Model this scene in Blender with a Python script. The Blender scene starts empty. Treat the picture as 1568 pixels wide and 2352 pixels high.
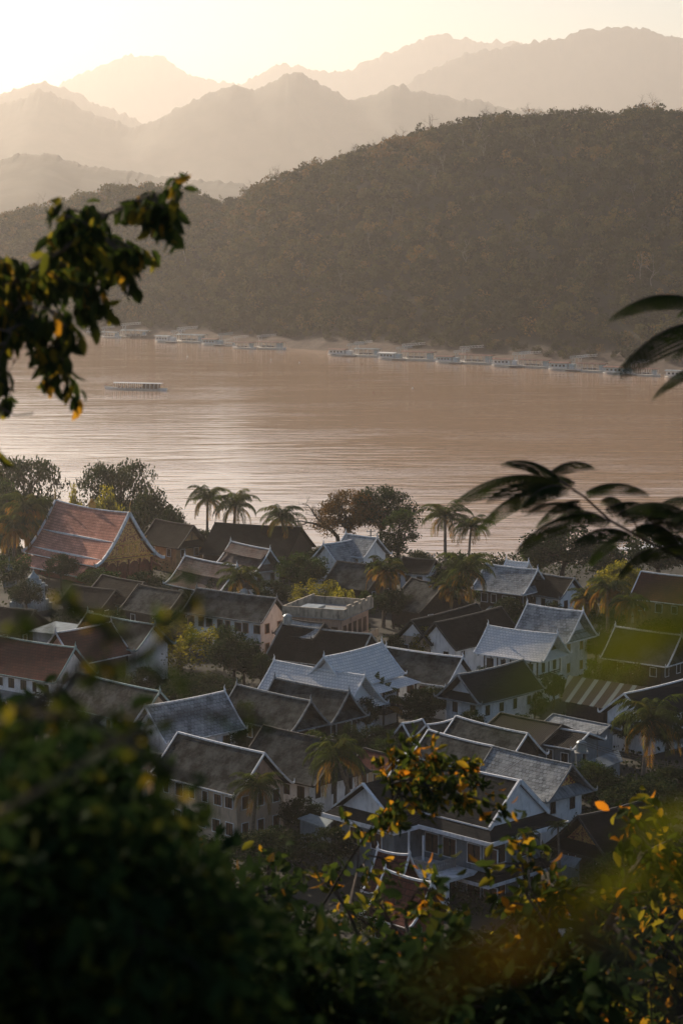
import bpy, math, random
import numpy as np
from mathutils import Vector
D = bpy.data; SC = bpy.context.scene; COL = SC.collection
R = math.radians
# ------------------------------------------------------------------ camera, sky, sun, exposure
F = 5553.3; PT = R(7.75); H = 70.0; WZ = -12.0
cam = D.objects.new('camera', D.cameras.new('camera')); COL.objects.link(cam); SC.camera = cam
cam.location = (0, 0, H); cam.rotation_euler = (R(90) - PT, 0, 0)
cam.data.sensor_fit = 'HORIZONTAL'; cam.data.sensor_width = 24; cam.data.lens = 85
cam.data.clip_start = .1; cam.data.clip_end = 20000
cam.data.dof.use_dof = True; cam.data.dof.focus_distance = 340; cam.data.dof.aperture_fstop = 2.5
SUN_AZ, SUN_EL = R(-32), R(24)
W = D.worlds.new('World'); SC.world = W; W.use_nodes = True
wn = W.node_tree.nodes; bg = wn['Background']; sky = wn.new('ShaderNodeTexSky')
sky.sky_type = 'NISHITA'; sky.sun_disc = False; sky.sun_elevation = SUN_EL; sky.sun_rotation = SUN_AZ
sky.altitude = 300; sky.air_density = 1.0; sky.dust_density = .4; sky.ozone_density = 2.0
W.node_tree.links.new(sky.outputs[0], bg.inputs[0]); bg.inputs[1].default_value = .068
sl = D.lights.new('sun', 'SUN'); so = D.objects.new('sun', sl); COL.objects.link(so)
sl.energy = 4.7; sl.angle = R(.6); sl.color = (1, .82, .62)
sd = Vector((math.sin(SUN_AZ) * math.cos(SUN_EL), math.cos(SUN_AZ) * math.cos(SUN_EL), math.sin(SUN_EL)))
so.rotation_euler = sd.to_track_quat('Z', 'Y').to_euler(); so.location = (0, 0, 600)
SC.view_settings.view_transform = 'Standard'; SC.view_settings.look = 'None'
SC.view_settings.exposure = 0.36; SC.view_settings.gamma = 1
SC.cycles.use_denoising = True; SC.cycles.volume_bounces = 1; SC.cycles.max_bounces = 8
SC.cycles.diffuse_bounces = 3; SC.cycles.transmission_bounces = 3; SC.cycles.transparent_max_bounces = 4
SC.cycles.sample_clamp_indirect = 4
HAZE = dict(density=.84e-4, color=(.98, .93, .88), g=.62)

# ------------------------------------------------------------------ picture helpers (used once to find real places)
def ray(u, v):
    x = (u - 784) / F; y = (1176 - v) / F
    return np.array([x, math.cos(PT) + y * math.sin(PT), -math.sin(PT) + y * math.cos(PT)])
def P(u, v, z):
    d = ray(u, v); return np.array([0, 0, H]) + d * ((z - H) / d[2])
def Q(u, v, dist):
    d = ray(u, v); return np.array([0, 0, H]) + d * (dist / d[1])

# ------------------------------------------------------------------ materials
MATS = {}
def newmat(name):
    m = D.materials.new(name); m.use_nodes = True; MATS[name] = m
    return m, m.node_tree.nodes, m.node_tree.links, m.node_tree.nodes['Principled BSDF']
def ramp(n, stops):
    r = n.new('ShaderNodeValToRGB'); e = r.color_ramp.elements
    while len(e) < len(stops): e.new(.5)
    for k, (p, c) in enumerate(stops): e[k].position = p; e[k].color = (*c, 1)
    return r
def plain(name, c, rough=.7, var=.25, scale=1.2, metal=0, bump=0, stain=None, spec=.3):
    m, n, l, b = newmat(name)
    tc = n.new('ShaderNodeTexCoord'); no = n.new('ShaderNodeTexNoise'); no.inputs['Scale'].default_value = scale; no.inputs['Detail'].default_value = 6
    l.new(tc.outputs['Object'], no.inputs['Vector'])
    lo = tuple(x * (1 - var) for x in c); hi = tuple(min(1, x * (1 + var)) for x in c)
    r = ramp(n, [(.3, lo), (.7, hi)]); l.new(no.outputs[0], r.inputs[0]); out = r.outputs[0]
    if stain:
        n2 = n.new('ShaderNodeTexNoise'); n2.inputs['Scale'].default_value = .9; n2.inputs['Detail'].default_value = 8; n2.inputs['Roughness'].default_value = .7
        mp = n.new('ShaderNodeMapping'); mp.inputs['Scale'].default_value = (1.6, 1.6, .45)
        l.new(tc.outputs['Object'], mp.inputs[0]); l.new(mp.outputs[0], n2.inputs['Vector'])
        r2 = ramp(n, [(.5, (0, 0, 0)), (.68, (1, 1, 1))]); l.new(n2.outputs[0], r2.inputs[0])
        mx = n.new('ShaderNodeMixRGB'); mx.inputs[2].default_value = (*stain, 1)
        l.new(r2.outputs[0], mx.inputs[0]); l.new(out, mx.inputs[1]); out = mx.outputs[0]
    l.new(out, b.inputs['Base Color']); b.inputs['Roughness'].default_value = rough; b.inputs['Metallic'].default_value = metal
    b.inputs['Specular IOR Level'].default_value = spec
    if bump:
        bp = n.new('ShaderNodeBump'); bp.inputs['Strength'].default_value = bump; bp.inputs['Distance'].default_value = .05
        l.new(no.outputs[0], bp.inputs['Height']); l.new(bp.outputs[0], b.inputs['Normal'])
    return m
def tiles(name, c1, c2, mortar, rough=.6, patch=None, tw=.5, th=.42, spec=.35, pamt=.6):
    m, n, l, b = newmat(name)
    uv = n.new('ShaderNodeTexCoord'); br = n.new('ShaderNodeTexBrick')
    l.new(uv.outputs['UV'], br.inputs['Vector']); br.inputs['Scale'].default_value = 1
    br.inputs['Brick Width'].default_value = tw; br.inputs['Row Height'].default_value = th
    br.inputs['Mortar Size'].default_value = .035; br.inputs['Mortar Smooth'].default_value = .6; br.inputs['Bias'].default_value = -.1
    br.inputs['Color1'].default_value = (*c1, 1); br.inputs['Color2'].default_value = (*c2, 1); br.inputs['Mortar'].default_value = (*mortar, 1)
    no = n.new('ShaderNodeTexNoise'); no.inputs['Scale'].default_value = .55; no.inputs['Detail'].default_value = 9; no.inputs['Roughness'].default_value = .72
    l.new(uv.outputs['Object'], no.inputs['Vector'])
    r = ramp(n, [(.42, (0, 0, 0)), (.6, (pamt,) * 3)]); l.new(no.outputs[0], r.inputs[0])
    mx = n.new('ShaderNodeMixRGB'); mx.inputs[2].default_value = (*(patch or tuple(x * .45 for x in c1)), 1)
    l.new(r.outputs[0], mx.inputs[0]); l.new(br.outputs['Color'], mx.inputs[1]); l.new(mx.outputs[0], b.inputs['Base Color'])
    n3 = n.new('ShaderNodeTexNoise'); n3.inputs['Scale'].default_value = 3.5; n3.inputs['Detail'].default_value = 3
    l.new(uv.outputs['Object'], n3.inputs['Vector'])
    ad = n.new('ShaderNodeMath'); ad.operation = 'ADD'; l.new(br.outputs['Fac'], ad.inputs[0])
    ml = n.new('ShaderNodeMath'); ml.operation = 'MULTIPLY'; ml.inputs[1].default_value = -.9; l.new(n3.outputs[0], ml.inputs[0]); l.new(ml.outputs[0], ad.inputs[1])
    bp = n.new('ShaderNodeBump'); bp.invert = True; bp.inputs['Strength'].default_value = .7; bp.inputs['Distance'].default_value = .05
    l.new(ad.outputs[0], bp.inputs['Height']); l.new(bp.outputs[0], b.inputs['Normal'])
    b.inputs['Roughness'].default_value = .85; b.inputs['Specular IOR Level'].default_value = .03
    return m
def leafmat(name, stops, trans=.45, tcol=None, rough=.55):
    m, n, l, b = newmat(name)
    at = n.new('ShaderNodeAttribute'); at.attribute_name = 'tint'
    r = ramp(n, stops); l.new(at.outputs['Fac'], r.inputs[0])
    l.new(r.outputs[0], b.inputs['Base Color']); b.inputs['Roughness'].default_value = .8; b.inputs['Specular IOR Level'].default_value = .02
    t = n.new('ShaderNodeBsdfTranslucent')
    if tcol:
        r2 = ramp(n, tcol); l.new(at.outputs['Fac'], r2.inputs[0]); l.new(r2.outputs[0], t.inputs[0])
    else: l.new(r.outputs[0], t.inputs[0])
    mx = n.new('ShaderNodeMixShader'); mx.inputs[0].default_value = trans
    l.new(b.outputs[0], mx.inputs[1]); l.new(t.outputs[0], mx.inputs[2]); l.new(mx.outputs[0], n['Material Output'].inputs[0])
    return m
plain('white_plaster', (.88, .89, .90), .8, .08, 1.0, stain=(.55, .56, .56))
plain('cream_plaster', (.55, .44, .33), .8, .15, 1.0, stain=(.30, .25, .2))
plain('ochre_plaster', (.42, .27, .13), .8, .2, 1.0, stain=(.12, .09, .07))
plain('peach_plaster', (.50, .33, .24), .8, .15, 1.0, stain=(.16, .12, .1))
plain('grey_plaster', (.22, .25, .27), .8, .2, 1.0, stain=(.12, .13, .14))
plain('aged_white', (.42, .46, .46), .85, .25, 1.0, stain=(.12, .13, .12))
plain('stained_concrete', (.42, .36, .28), .85, .3, 1.5, stain=(.06, .06, .055))
plain('white_trim', (.82, .84, .86), .6, .12, 2, stain=(.45, .47, .48))
plain('grey_trim', (.26, .28, .29), .7, .3, 2, stain=(.12, .12, .12))
plain('dark_trim', (.05, .045, .04), .7, .3, 2)
plain('teal_trim', (.30, .42, .42), .6, .2, 2, stain=(.14, .17, .17))
plain('gold', (.55, .33, .09), .4, .3, 3, metal=.6)
plain('dark_wood', (.045, .028, .02), .6, .4, 3)
plain('red_wood', (.20, .045, .025), .6, .3, 3)
plain('brown_wood', (.10, .05, .03), .6, .4, 3)
plain('glass_dark', (.02, .022, .026), .15, .2, 1, spec=.6)
plain('bark_dark', (.02, .017, .013), .95, .4, 2.5)
plain('bark', (.075, .055, .042), .9, .4, 2.5, bump=.6)
plain('pale_bark', (.36, .32, .28), .9, .3, 2.5)
plain('grey_bark', (.17, .15, .13), .9, .3, 2.5)
plain('palm_bark', (.16, .13, .10), .9, .4, 4, bump=.5)
plain('concrete', (.30, .30, .29), .85, .2, 2)
plain('blue_paint', (.42, .53, .56), .6, .2, 1)
plain('boat_white', (.78, .78, .75), .6, .15, 1)
plain('white_paint', (.72, .74, .74), .5, .1, 1)
plain('rust_roof', (.16, .07, .055), .7, .3, .6)
plain('barge_deck', (.20, .14, .11), .8, .3, 1)
plain('tin', (.30, .35, .37), .45, .25, .8, metal=.3, stain=(.16, .17, .17))
plain('bank_earth', (.30, .19, .12), .95, .35, .05, bump=.3)
tiles('roof_silver', (.93, .90, .86), (.80, .78, .75), (.36, .36, .35), .4, (.58, .60, .62), pamt=.5)
tiles('roof_grey', (.32, .35, .37), (.12, .135, .145), (.04, .04, .04), .6, (.50, .52, .52), pamt=.5)
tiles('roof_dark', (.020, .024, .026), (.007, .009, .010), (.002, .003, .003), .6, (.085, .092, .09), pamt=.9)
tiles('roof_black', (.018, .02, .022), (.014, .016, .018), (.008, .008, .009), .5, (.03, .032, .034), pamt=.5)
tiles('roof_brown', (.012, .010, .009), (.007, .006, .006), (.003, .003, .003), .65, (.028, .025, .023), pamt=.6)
tiles('roof_salmon', (.74, .37, .28), (.62, .30, .22), (.18, .07, .05), .55, (.27, .11, .08), pamt=.55)
tiles('roof_maroon', (.15, .05, .038), (.10, .034, .028), (.04, .016, .014), .6, (.06, .03, .025), pamt=.6)
tiles('roof_redgrey', (.15, .095, .085), (.08, .06, .055), (.03, .025, .025), .6, (.2, .19, .18), pamt=.5)

# striped corrugated roof
def wave_roof(name, c, cc=None, period=1.9):
    m, n, l, b = newmat(name)
    uv = n.new('ShaderNodeTexCoord'); wv = n.new('ShaderNodeTexWave'); wv.inputs['Scale'].default_value = 1.1; wv.bands_direction = 'X'
    l.new(uv.outputs['UV'], wv.inputs[0]); bp = n.new('ShaderNodeBump'); bp.inputs['Distance'].default_value = .06; bp.inputs['Strength'].default_value = .8
    l.new(wv.outputs['Fac'], bp.inputs['Height']); l.new(bp.outputs[0], b.inputs['Normal'])
    no = n.new('ShaderNodeTexNoise'); no.inputs['Scale'].default_value = .8; no.inputs['Detail'].default_value = 8; l.new(uv.outputs['Object'], no.inputs['Vector'])
    r = ramp(n, [(.35, tuple(x * .6 for x in c)), (.65, c)]); l.new(no.outputs[0], r.inputs[0]); out = r.outputs[0]
    if cc:
        sp = n.new('ShaderNodeSeparateXYZ'); l.new(uv.outputs['UV'], sp.inputs[0])
        md = n.new('ShaderNodeMath'); md.operation = 'MODULO'; md.inputs[1].default_value = period; l.new(sp.outputs[0], md.inputs[0])
        gt = n.new('ShaderNodeMath'); gt.operation = 'GREATER_THAN'; gt.inputs[1].default_value = period * .66; l.new(md.outputs[0], gt.inputs[0])
        mx = n.new('ShaderNodeMixRGB'); mx.inputs[2].default_value = (*cc, 1); l.new(gt.outputs[0], mx.inputs[0]); l.new(out, mx.inputs[1]); out = mx.outputs[0]
    l.new(out, b.inputs['Base Color']); b.inputs['Roughness'].default_value = .8; b.inputs['Specular IOR Level'].default_value = .08
    return m
wave_roof('tin_striped', (.014, .008, .007), (.13, .165, .17)); wave_roof('tin_wave', (.24, .28, .30)); wave_roof('tin_pale', (.38, .44, .46)); wave_roof('tin_rust', (.012, .010, .010))

G_DARK = [(0, (.010, .016, .008)), (.5, (.022, .034, .012)), (1, (.045, .058, .018))]
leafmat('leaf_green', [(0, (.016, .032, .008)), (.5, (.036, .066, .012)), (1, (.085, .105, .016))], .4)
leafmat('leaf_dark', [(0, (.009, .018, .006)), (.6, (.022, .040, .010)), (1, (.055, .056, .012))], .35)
leafmat('leaf_gold', [(0, (.05, .06, .010)), (.5, (.20, .19, .018)), (1, (.42, .33, .02))], .65)
leafmat('leaf_rust', [(0, (.03, .028, .012)), (.5, (.10, .06, .018)), (1, (.22, .10, .02))], .55)
leafmat('leaf_palm', [(0, (.022, .032, .012)), (.6, (.08, .105, .018)), (.85, (.16, .14, .022)), (1, (.32, .15, .025))], .55)
leafmat('leaf_forest', [(0, (.012, .018, .008)), (.35, (.034, .042, .012)), (.6, (.09, .085, .024)), (.8, (.16, .10, .03)), (.9, (.24, .13, .035)), (1, (.13, .12, .10))], .25)
leafmat('leaf_near', [(0, (.012, .022, .009)), (.7, (.028, .045, .014)), (.86, (.10, .10, .014)), (1, (.40, .16, .015))], .5,
        [(0, (.02, .035, .008)), (.7, (.06, .085, .012)), (.86, (.35, .28, .02)), (1, (.75, .26, .015))])
leafmat('leaf_shade', [(0, (.012, .026, .010)), (.85, (.034, .056, .014)), (.97, (.09, .09, .014)), (1, (.30, .13, .015))], .3)
leafmat('leaf_blade', [(0, (.03, .05, .01)), (.6, (.06, .07, .01)), (1, (.08, .055, .012))], .5, [(0, (.05, .08, .008)), (.6, (.20, .19, .01)), (1, (.18, .10, .01))])

# ------------------------------------------------------------------ mesh building
class G:
    def __init__(s): s.v = []; s.f = []; s.uv = {}
    def add(s, vs, fs):
        o = len(s.v); s.v += [tuple(map(float, p)) for p in vs]; s.f += [tuple(i + o for i in f) for f in fs]
    def box(s, x0, y0, z0, x1, y1, z1):
        s.add([(x0,y0,z0),(x1,y0,z0),(x1,y1,z0),(x0,y1,z0),(x0,y0,z1),(x1,y0,z1),(x1,y1,z1),(x0,y1,z1)],
              [(0,3,2,1),(4,5,6,7),(0,1,5,4),(1,2,6,5),(2,3,7,6),(3,0,4,7)])
    def beam(s, a, b, w, h, up=(0, 0, 1)):
        a = Vector(a); b = Vector(b); d = (b - a).normalized(); u = Vector(up)
        r = d.cross(u)
        if r.length < 1e-4: r = Vector((1, 0, 0))
        r.normalize(); u = r.cross(d); r *= w / 2; u *= h / 2
        s.add([a-r-u, a+r-u, a+r+u, a-r+u, b-r-u, b+r-u, b+r+u, b-r+u], [(0,1,2,3),(4,7,6,5),(0,4,5,1),(1,5,6,2),(2,6,7,3),(3,7,4,0)])
    def tube(s, pts, rad, n=6, cap=True):
        pts = [Vector(p) for p in pts]; o = len(s.v); k = len(pts)
        for i, p in enumerate(pts):
            d = (pts[min(i+1, k-1)] - pts[max(i-1, 0)]).normalized()
            x = d.cross(Vector((.3, .2, 1)) if abs(d.z) < .9 else Vector((1, .1, 0))).normalized(); y = d.cross(x)
            for j in range(n):
                a = 2 * math.pi * j / n; s.v.append(tuple(p + (x * math.cos(a) + y * math.sin(a)) * rad[i]))
        for i in range(k - 1):
            for j in range(n):
                s.f.append((o+i*n+j, o+i*n+(j+1) % n, o+(i+1)*n+(j+1) % n, o+(i+1)*n+j))
        if cap: s.f.append(tuple(o + j for j in range(n))[::-1]); s.f.append(tuple(o + (k-1)*n + j for j in range(n)))
    def lathe(s, c, prof, n=10):
        s.tube([(c[0], c[1], c[2] + z) for r, z in prof], [max(r, .005) for r, z in prof], n)
    def prism(s, poly, ax, t0, t1):
        n = len(poly)
        mk = {'x': lambda p, t: (t, p[0], p[1]), 'y': lambda p, t: (p[0], t, p[1]), 'z': lambda p, t: (p[0], p[1], t)}[ax]
        s.add([mk(p, t0) for p in poly] + [mk(p, t1) for p in poly],
              [tuple(range(n)), tuple(range(2*n-1, n-1, -1))] + [(i, n+i, n+(i+1) % n, (i+1) % n) for i in range(n)])
    def mesh(s, name, mat, uvf=None, smooth=False):
        me = D.meshes.new(name); me.from_pydata(s.v, [], s.f); me.materials.append(MATS[mat])
        me.validate()
        if uvf:
            ul = me.uv_layers.new(name='UV'); k = 0
            for p in me.polygons:
                for li in p.loop_indices: ul.data[li].uv = uvf(me.vertices[me.loops[li].vertex_index].co)
        if smooth: me.shade_smooth()
        return me
    def obj(s, name, mat, parent=None, uvf=None, smooth=False):
        o = D.objects.new(name, s.mesh(name, mat, uvf, smooth)); COL.objects.link(o)
        if parent: o.parent = parent
        return o
def tag(o, label=None, cat=None, group=None, kind=None):
    for k, v in (('label', label), ('category', cat), ('group', group), ('kind', kind)):
        if v: o[k] = v
    return o
def empty(name, loc=(0, 0, 0), rz=0, label=None, cat=None, group=None):
    o = D.objects.new(name, None); COL.objects.link(o); o.location = [float(x) for x in loc]; o.rotation_euler = (0, 0, rz); o.empty_display_size = .5
    return tag(o, label, cat, group)
KIDS = {}
def copy_tree(root, loc, rz=0, sc=1, label=None, parent=None):
    c = root.copy(); COL.objects.link(c)
    if parent is None:
        c.location = [float(x) for x in loc]; c.rotation_euler = (0, 0, rz); c.scale = (sc,) * 3 if not hasattr(sc, '__len__') else sc
        if label: c['label'] = label
    else: c.parent = parent
    for ch in list(root.children): copy_tree(ch, None, parent=c)
    return c
def npmesh(name, V, Fq, mat, tint=None, smooth=False):
    me = D.meshes.new(name); V = np.asarray(V, np.float32); Fq = np.asarray(Fq, np.int32); n, k = Fq.shape
    me.vertices.add(len(V)); me.vertices.foreach_set('co', V.ravel())
    me.loops.add(n * k); me.loops.foreach_set('vertex_index', Fq.ravel())
    me.polygons.add(n); me.polygons.foreach_set('loop_start', np.arange(0, n * k, k, dtype=np.int32))
    if tint is not None:
        a = me.attributes.new('tint', 'FLOAT', 'FACE'); a.data.foreach_set('value', np.asarray(tint, np.float32))
    if MATS.get(mat): me.materials.append(MATS[mat])
    me.update(calc_edges=True)
    if smooth: me.shade_smooth()
    return me
def link(name, me, parent=None):
    o = D.objects.new(name, me); COL.objects.link(o)
    if parent: o.parent = parent
    return o
def value_noise(x, y, seed=0):
    xi = np.floor(x).astype(int); yi = np.floor(y).astype(int); xf = x - xi; yf = y - yi
    def h(a, b):
        n = (a * 374761393 + b * 668265263 + seed * 1442695041) & 0x7fffffff; n = ((n ^ (n >> 13)) * 1274126177) & 0x7fffffff
        return ((n ^ (n >> 16)) & 0xffff) / 65535.
    u = xf * xf * (3 - 2 * xf); v = yf * yf * (3 - 2 * yf)
    return (h(xi, yi) * (1-u) + h(xi+1, yi) * u) * (1-v) + (h(xi, yi+1) * (1-u) + h(xi+1, yi+1) * u) * v - .5
def fbm(x, y, seed=0, o=4):
    return sum(value_noise(x * 2**k, y * 2**k, seed + k) / 2**k for k in range(o))
def grid(name, X, Y, Z, mat):
    n, m = X.shape; V = np.stack([X, Y, Z], -1).reshape(-1, 3); i = np.arange(n * m).reshape(n, m)
    Fq = np.stack([i[:-1, :-1], i[:-1, 1:], i[1:, 1:], i[1:, :-1]], -1).reshape(-1, 4)
    o = link(name, npmesh(name, V, Fq, mat, smooth=True)); tag(o, kind='structure'); return o

# ------------------------------------------------------------------ leaves
def leaves(rng, C, size, flat=0., aspect=2., droop=0.):
    """diamond leaves at centres C; returns V,F"""
    n = len(C); C = np.asarray(C)
    nr = rng.normal(size=(n, 3)); nr[:, 2] = nr[:, 2] * (1 - flat) + flat * 2.0; nr /= np.linalg.norm(nr, axis=1)[:, None]
    t = rng.normal(size=(n, 3)); t[:, 2] -= droop * 2; t -= (t * nr).sum(1)[:, None] * nr; t /= np.linalg.norm(t, axis=1)[:, None] + 1e-9
    b = np.cross(nr, t); s = size * rng.uniform(.6, 1.35, (n, 1))
    a = t * s * .5; w = b * s * .5 / aspect
    V = np.stack([C - a, C - a * .1 + w + nr * s * .06, C + a, C - a * .1 - w + nr * s * .06], 1).reshape(-1, 3)
    return V, np.arange(4 * n).reshape(n, 4)
def clumps(rng, blobs, npc, per_m2=None, shell=.55):
    """points in leaf clumps spread over ellipsoid shells; blobs = (cx,cy,cz,rx,ry,rz)"""
    pts = []; tint = []
    for (cx, cy, cz, rx, ry, rz) in blobs:
        d = rng.normal(size=(npc, 3)); d /= np.linalg.norm(d, axis=1)[:, None]
        r = shell + (1 - shell) * rng.random((npc, 1)) ** .6
        pts.append(np.array([cx, cy, cz]) + d * r * np.array([rx, ry, rz])); tint.append(np.full(npc, rng.random()))
    return np.concatenate(pts), np.concatenate(tint)
def limb(g, rng, a, b, r0, r1, n=5, wob=.08):
    a = np.array(a, float); b = np.array(b, float); L = np.linalg.norm(b - a); pts = []
    for i in range(n + 1):
        t = i / n; p = a * (1 - t) + b * t; p = p + np.array([0, 0, L * .12 * math.sin(t * math.pi)])
        if 0 < i < n: p = p + rng.normal(size=3) * L * wob * .5
        pts.append(p)
    g.tube(pts, [r0 + (r1 - r0) * i / n for i in range(n + 1)], 6)
def tree_meshes(key, seed, h, cw, ch, kind='round', nb=46, npc=95, leaf=.42, mat='leaf_green', bark='bark'):
    """returns crown mesh, trunk mesh; h total height, cw crown radius, ch crown height"""
    rng = np.random.default_rng(seed); blobs = []; g = G(); zc = h - ch / 2
    th = h - ch * .8
    for i in range(nb):
        a = rng.uniform(0, 2 * math.pi)
        if kind == 'round':
            c = rng.normal(size=3); c /= np.linalg.norm(c); c *= rng.uniform(.45, .86); c[2] = c[2] * .9 + .05
            s = rng.uniform(.16, .30); b = (c[0] * cw, c[1] * cw, zc + c[2] * ch / 2, s * cw, s * cw, s * cw * .75)
        elif kind == 'spread':
            rr = math.sqrt(rng.random()) * (.80 + .2 * math.sin(3 * a + seed)); dome = math.sqrt(max(0, 1 - rr * rr * .9)) * (.9 + .12 * math.sin(5 * a + seed)); lay = rng.choice([1, 1, .7, .45])
            s = rng.uniform(.13, .24); b = (math.cos(a) * rr * cw, math.sin(a) * rr * cw, h - ch + ch * .95 * dome * lay - ch * .04, s * cw, s * cw, s * cw * .22)
        elif kind == 'tall':
            t = rng.random(); rr = math.sqrt(rng.random()) * (1 - .55 * abs(t - .4) / .6)
            s = rng.uniform(.2, .36); b = (math.cos(a) * rr * cw, math.sin(a) * rr * cw, h - ch + ch * t, s * cw, s * cw, s * cw * .9)
        elif kind == 'bamboo':
            rr = math.sqrt(rng.random()); t = rng.random(); s = rng.uniform(.12, .24)
            b = (math.cos(a) * rr * cw, math.sin(a) * rr * cw, h - ch + ch * (.2 + .8 * t) * (1 - .45 * rr * rr), s * cw, s * cw, s * cw * 1.3)
        blobs.append(b)
    C, tn = clumps(rng, blobs, npc); keep = fbm(C[:, 0] * .9 + 7, C[:, 2] * .9 + C[:, 1] * .6, seed, 2) > -.33; C = C[keep]; tn = tn[keep]
    C = C + rng.normal(size=C.shape) * leaf * .5
    V, Fq = leaves(rng, C, leaf, .35 if kind == 'spread' else .1, 1.9, .5 if kind == 'bamboo' else .15)
    tint = np.clip(.55 * tn + .45 * rng.random(len(C)), 0, 1)
    me = npmesh('crown', V, Fq, mat, tint)
    tw = max(.12, h * .028)
    g.tube([(0, 0, -.3), (rng.normal() * .15, rng.normal() * .15, th * .5), (0, 0, th)], [tw * 1.35, tw, tw * .8], 8)
    for b in blobs[::3]:
        limb(g, rng, (0, 0, th * rng.uniform(.75, 1)), b[:3], tw * .45, .05)
    return me, g.mesh('trunk', bark)
TREES = {}
def tree(key, loc, sc, rz, name, label, group=None, cat='tree'):
    cm, tm = TREES[key]; o = empty(name, loc, rz, label, cat, group); o.scale = sc if hasattr(sc, '__len__') else (sc,) * 3
    link('crown', cm, o); link('trunk', tm, o); return o

# palms -----------------------------------------------------------
def palm_meshes(seed, h, nf=22, fl=3.6, leaflet=.75, lean=.6, mat='leaf_palm', upright=.0, oldf=.2, nl=26, wl=.09):
    rng = np.random.default_rng(seed); g = G()
    lx, ly = rng.normal() * lean, rng.normal() * lean
    pts = [(lx * (t ** 2), ly * (t ** 2), -.3 + (h + .3) * t) for t in np.linspace(0, 1, 9)]
    g.tube(pts, [.26 - .10 * t + (.10 if t == 0 else 0) for t in np.linspace(0, 1, 9)], 8)
    top = np.array(pts[-1]); V = []; Fq = []; T = []
    for i in range(nf):
        az = i * 2.399 + rng.uniform(-.2, .2); lev = i / (nf - 1)
        el = R(86) - lev * R(100) * (1 - upright) + rng.uniform(-.12, .12); L = fl * rng.uniform(.85, 1.1) * (1 if lev > .12 else .75)
        d = np.array([math.cos(az), math.sin(az)]); p = top.copy(); e = el; n = 12; pl = []
        for k in range(n + 1):
            pl.append(p.copy()); st = L / n
            p = p + np.array([d[0] * math.cos(e), d[1] * math.cos(e), math.sin(e)]) * st; e -= (R(118) + lev * .2) / n * (1.15 if k > 3 else .55)
            e = max(e, R(-85))
        g2 = G(); g2.tube(pl[:], [.045 * (1 - k / (n + 2)) for k in range(n + 1)], 4, False); o = len(V)
        V += g2.v; Fq += [tuple(o + q for q in f) for f in g2.f]; tb = (rng.uniform(.9, 1.0) if (lev > 1 - oldf) else rng.uniform(.1, .8)); T += [tb] * len(g2.f)
        side = np.array([-d[1], d[0], 0.])
        for k in range(nl):
            s_ = .12 + .88 * k / (nl - 1); q = s_ * n; i0 = min(int(q), n - 1); c = pl[i0] + (pl[i0 + 1] - pl[i0]) * (q - i0)
            tg = pl[i0 + 1] - pl[i0]; tg = tg / np.linalg.norm(tg); ll = leaflet * math.sin(math.pi * (.12 + .8 * s_)) ** .6 * rng.uniform(.85, 1.1)
            for sgn in (-1, 1):
                dr = side * sgn * .75 + tg * .55 + np.array([0, 0, -.35 - .5 * rng.random()]); dr /= np.linalg.norm(dr)
                m_ = c + dr * ll * .5; e_ = c + dr * ll + np.array([0, 0, -ll * .18]); wv = tg * wl * .5; o = len(V)
                V += [tuple(c), tuple(m_ + wv), tuple(e_), tuple(m_ - wv)]; Fq.append((o, o + 1, o + 2, o + 3)); T.append(min(1, max(0, tb + rng.uniform(-.12, .12))))
    Fq = [f if len(f) == 4 else f for f in Fq]
    return npmesh('crown', V, Fq, mat, T), g.mesh('trunk', 'palm_bark')

# ------------------------------------------------------------------ the setting
def shore_y(x, y0=None):
    return None
uw = np.array([-700, 0, 230, 440, 640, 860, 1000, 1300, 1568, 2300]); vw = np.array([752, 768, 775, 785, 800, 816, 828, 850, 868, 925])
aw = (uw - 784) / F
sw = np.array([P(u, v, WZ)[1] for u, v in zip(uw, vw)]) + 9
def shore(a): return np.interp(a, aw, sw)
cu = np.array([-700,-300,0,100,180,290,380,450,510,560,640,740,820,900,1000,1100,1200,1350,1450,1568,1800,2300])
cv = np.array([560,530,497,480,458,430,428,436,468,440,402,372,345,318,290,268,262,255,252,250,255,330])
def crest_d(a): return shore(a) + np.interp(a, [-.27, -.14, -.05, -.03, 0, .14, .27], [260, 250, 230, 200, 250, 330, 330])
def crest_z(a):
    v = np.interp(a * F + 784, cu, cv); dep = PT + np.arctan((v - 1176) / F); return H - crest_d(a) * np.tan(dep) - 7
def far_h(a, d):
    s = shore(a); c = crest_d(a); zc = crest_z(a); q = d - s; t = np.clip((q - 30) / (c - s - 30), 0, 1)
    z = np.where(q < 30, -15 + np.clip(q + 14, 0, 44) / 44 * 11, 0)
    hill = -4 + (zc + 4) * np.sin(t * math.pi / 2) ** 1.05
    z = np.where(q >= 30, hill, z); back = np.clip((d - c) / 600, 0, 1)
    z = np.where(d > c, zc + (-6 - zc) * (back * back * (3 - 2 * back)), z)
    x = a * d; m = np.clip((q - 40) / 80, 0, 1) * (1 - back)
    z = z + m * fbm(x / 70 + 3, d / 90, 5, 3) * 14 * np.sin(np.clip(t, .0, 1) * math.pi) ** .6 
    z = z + np.where((q > 0) & (q < 60), fbm(x / 9, d / 7, 9, 3) * 1.0, 0)
    return z
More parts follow.
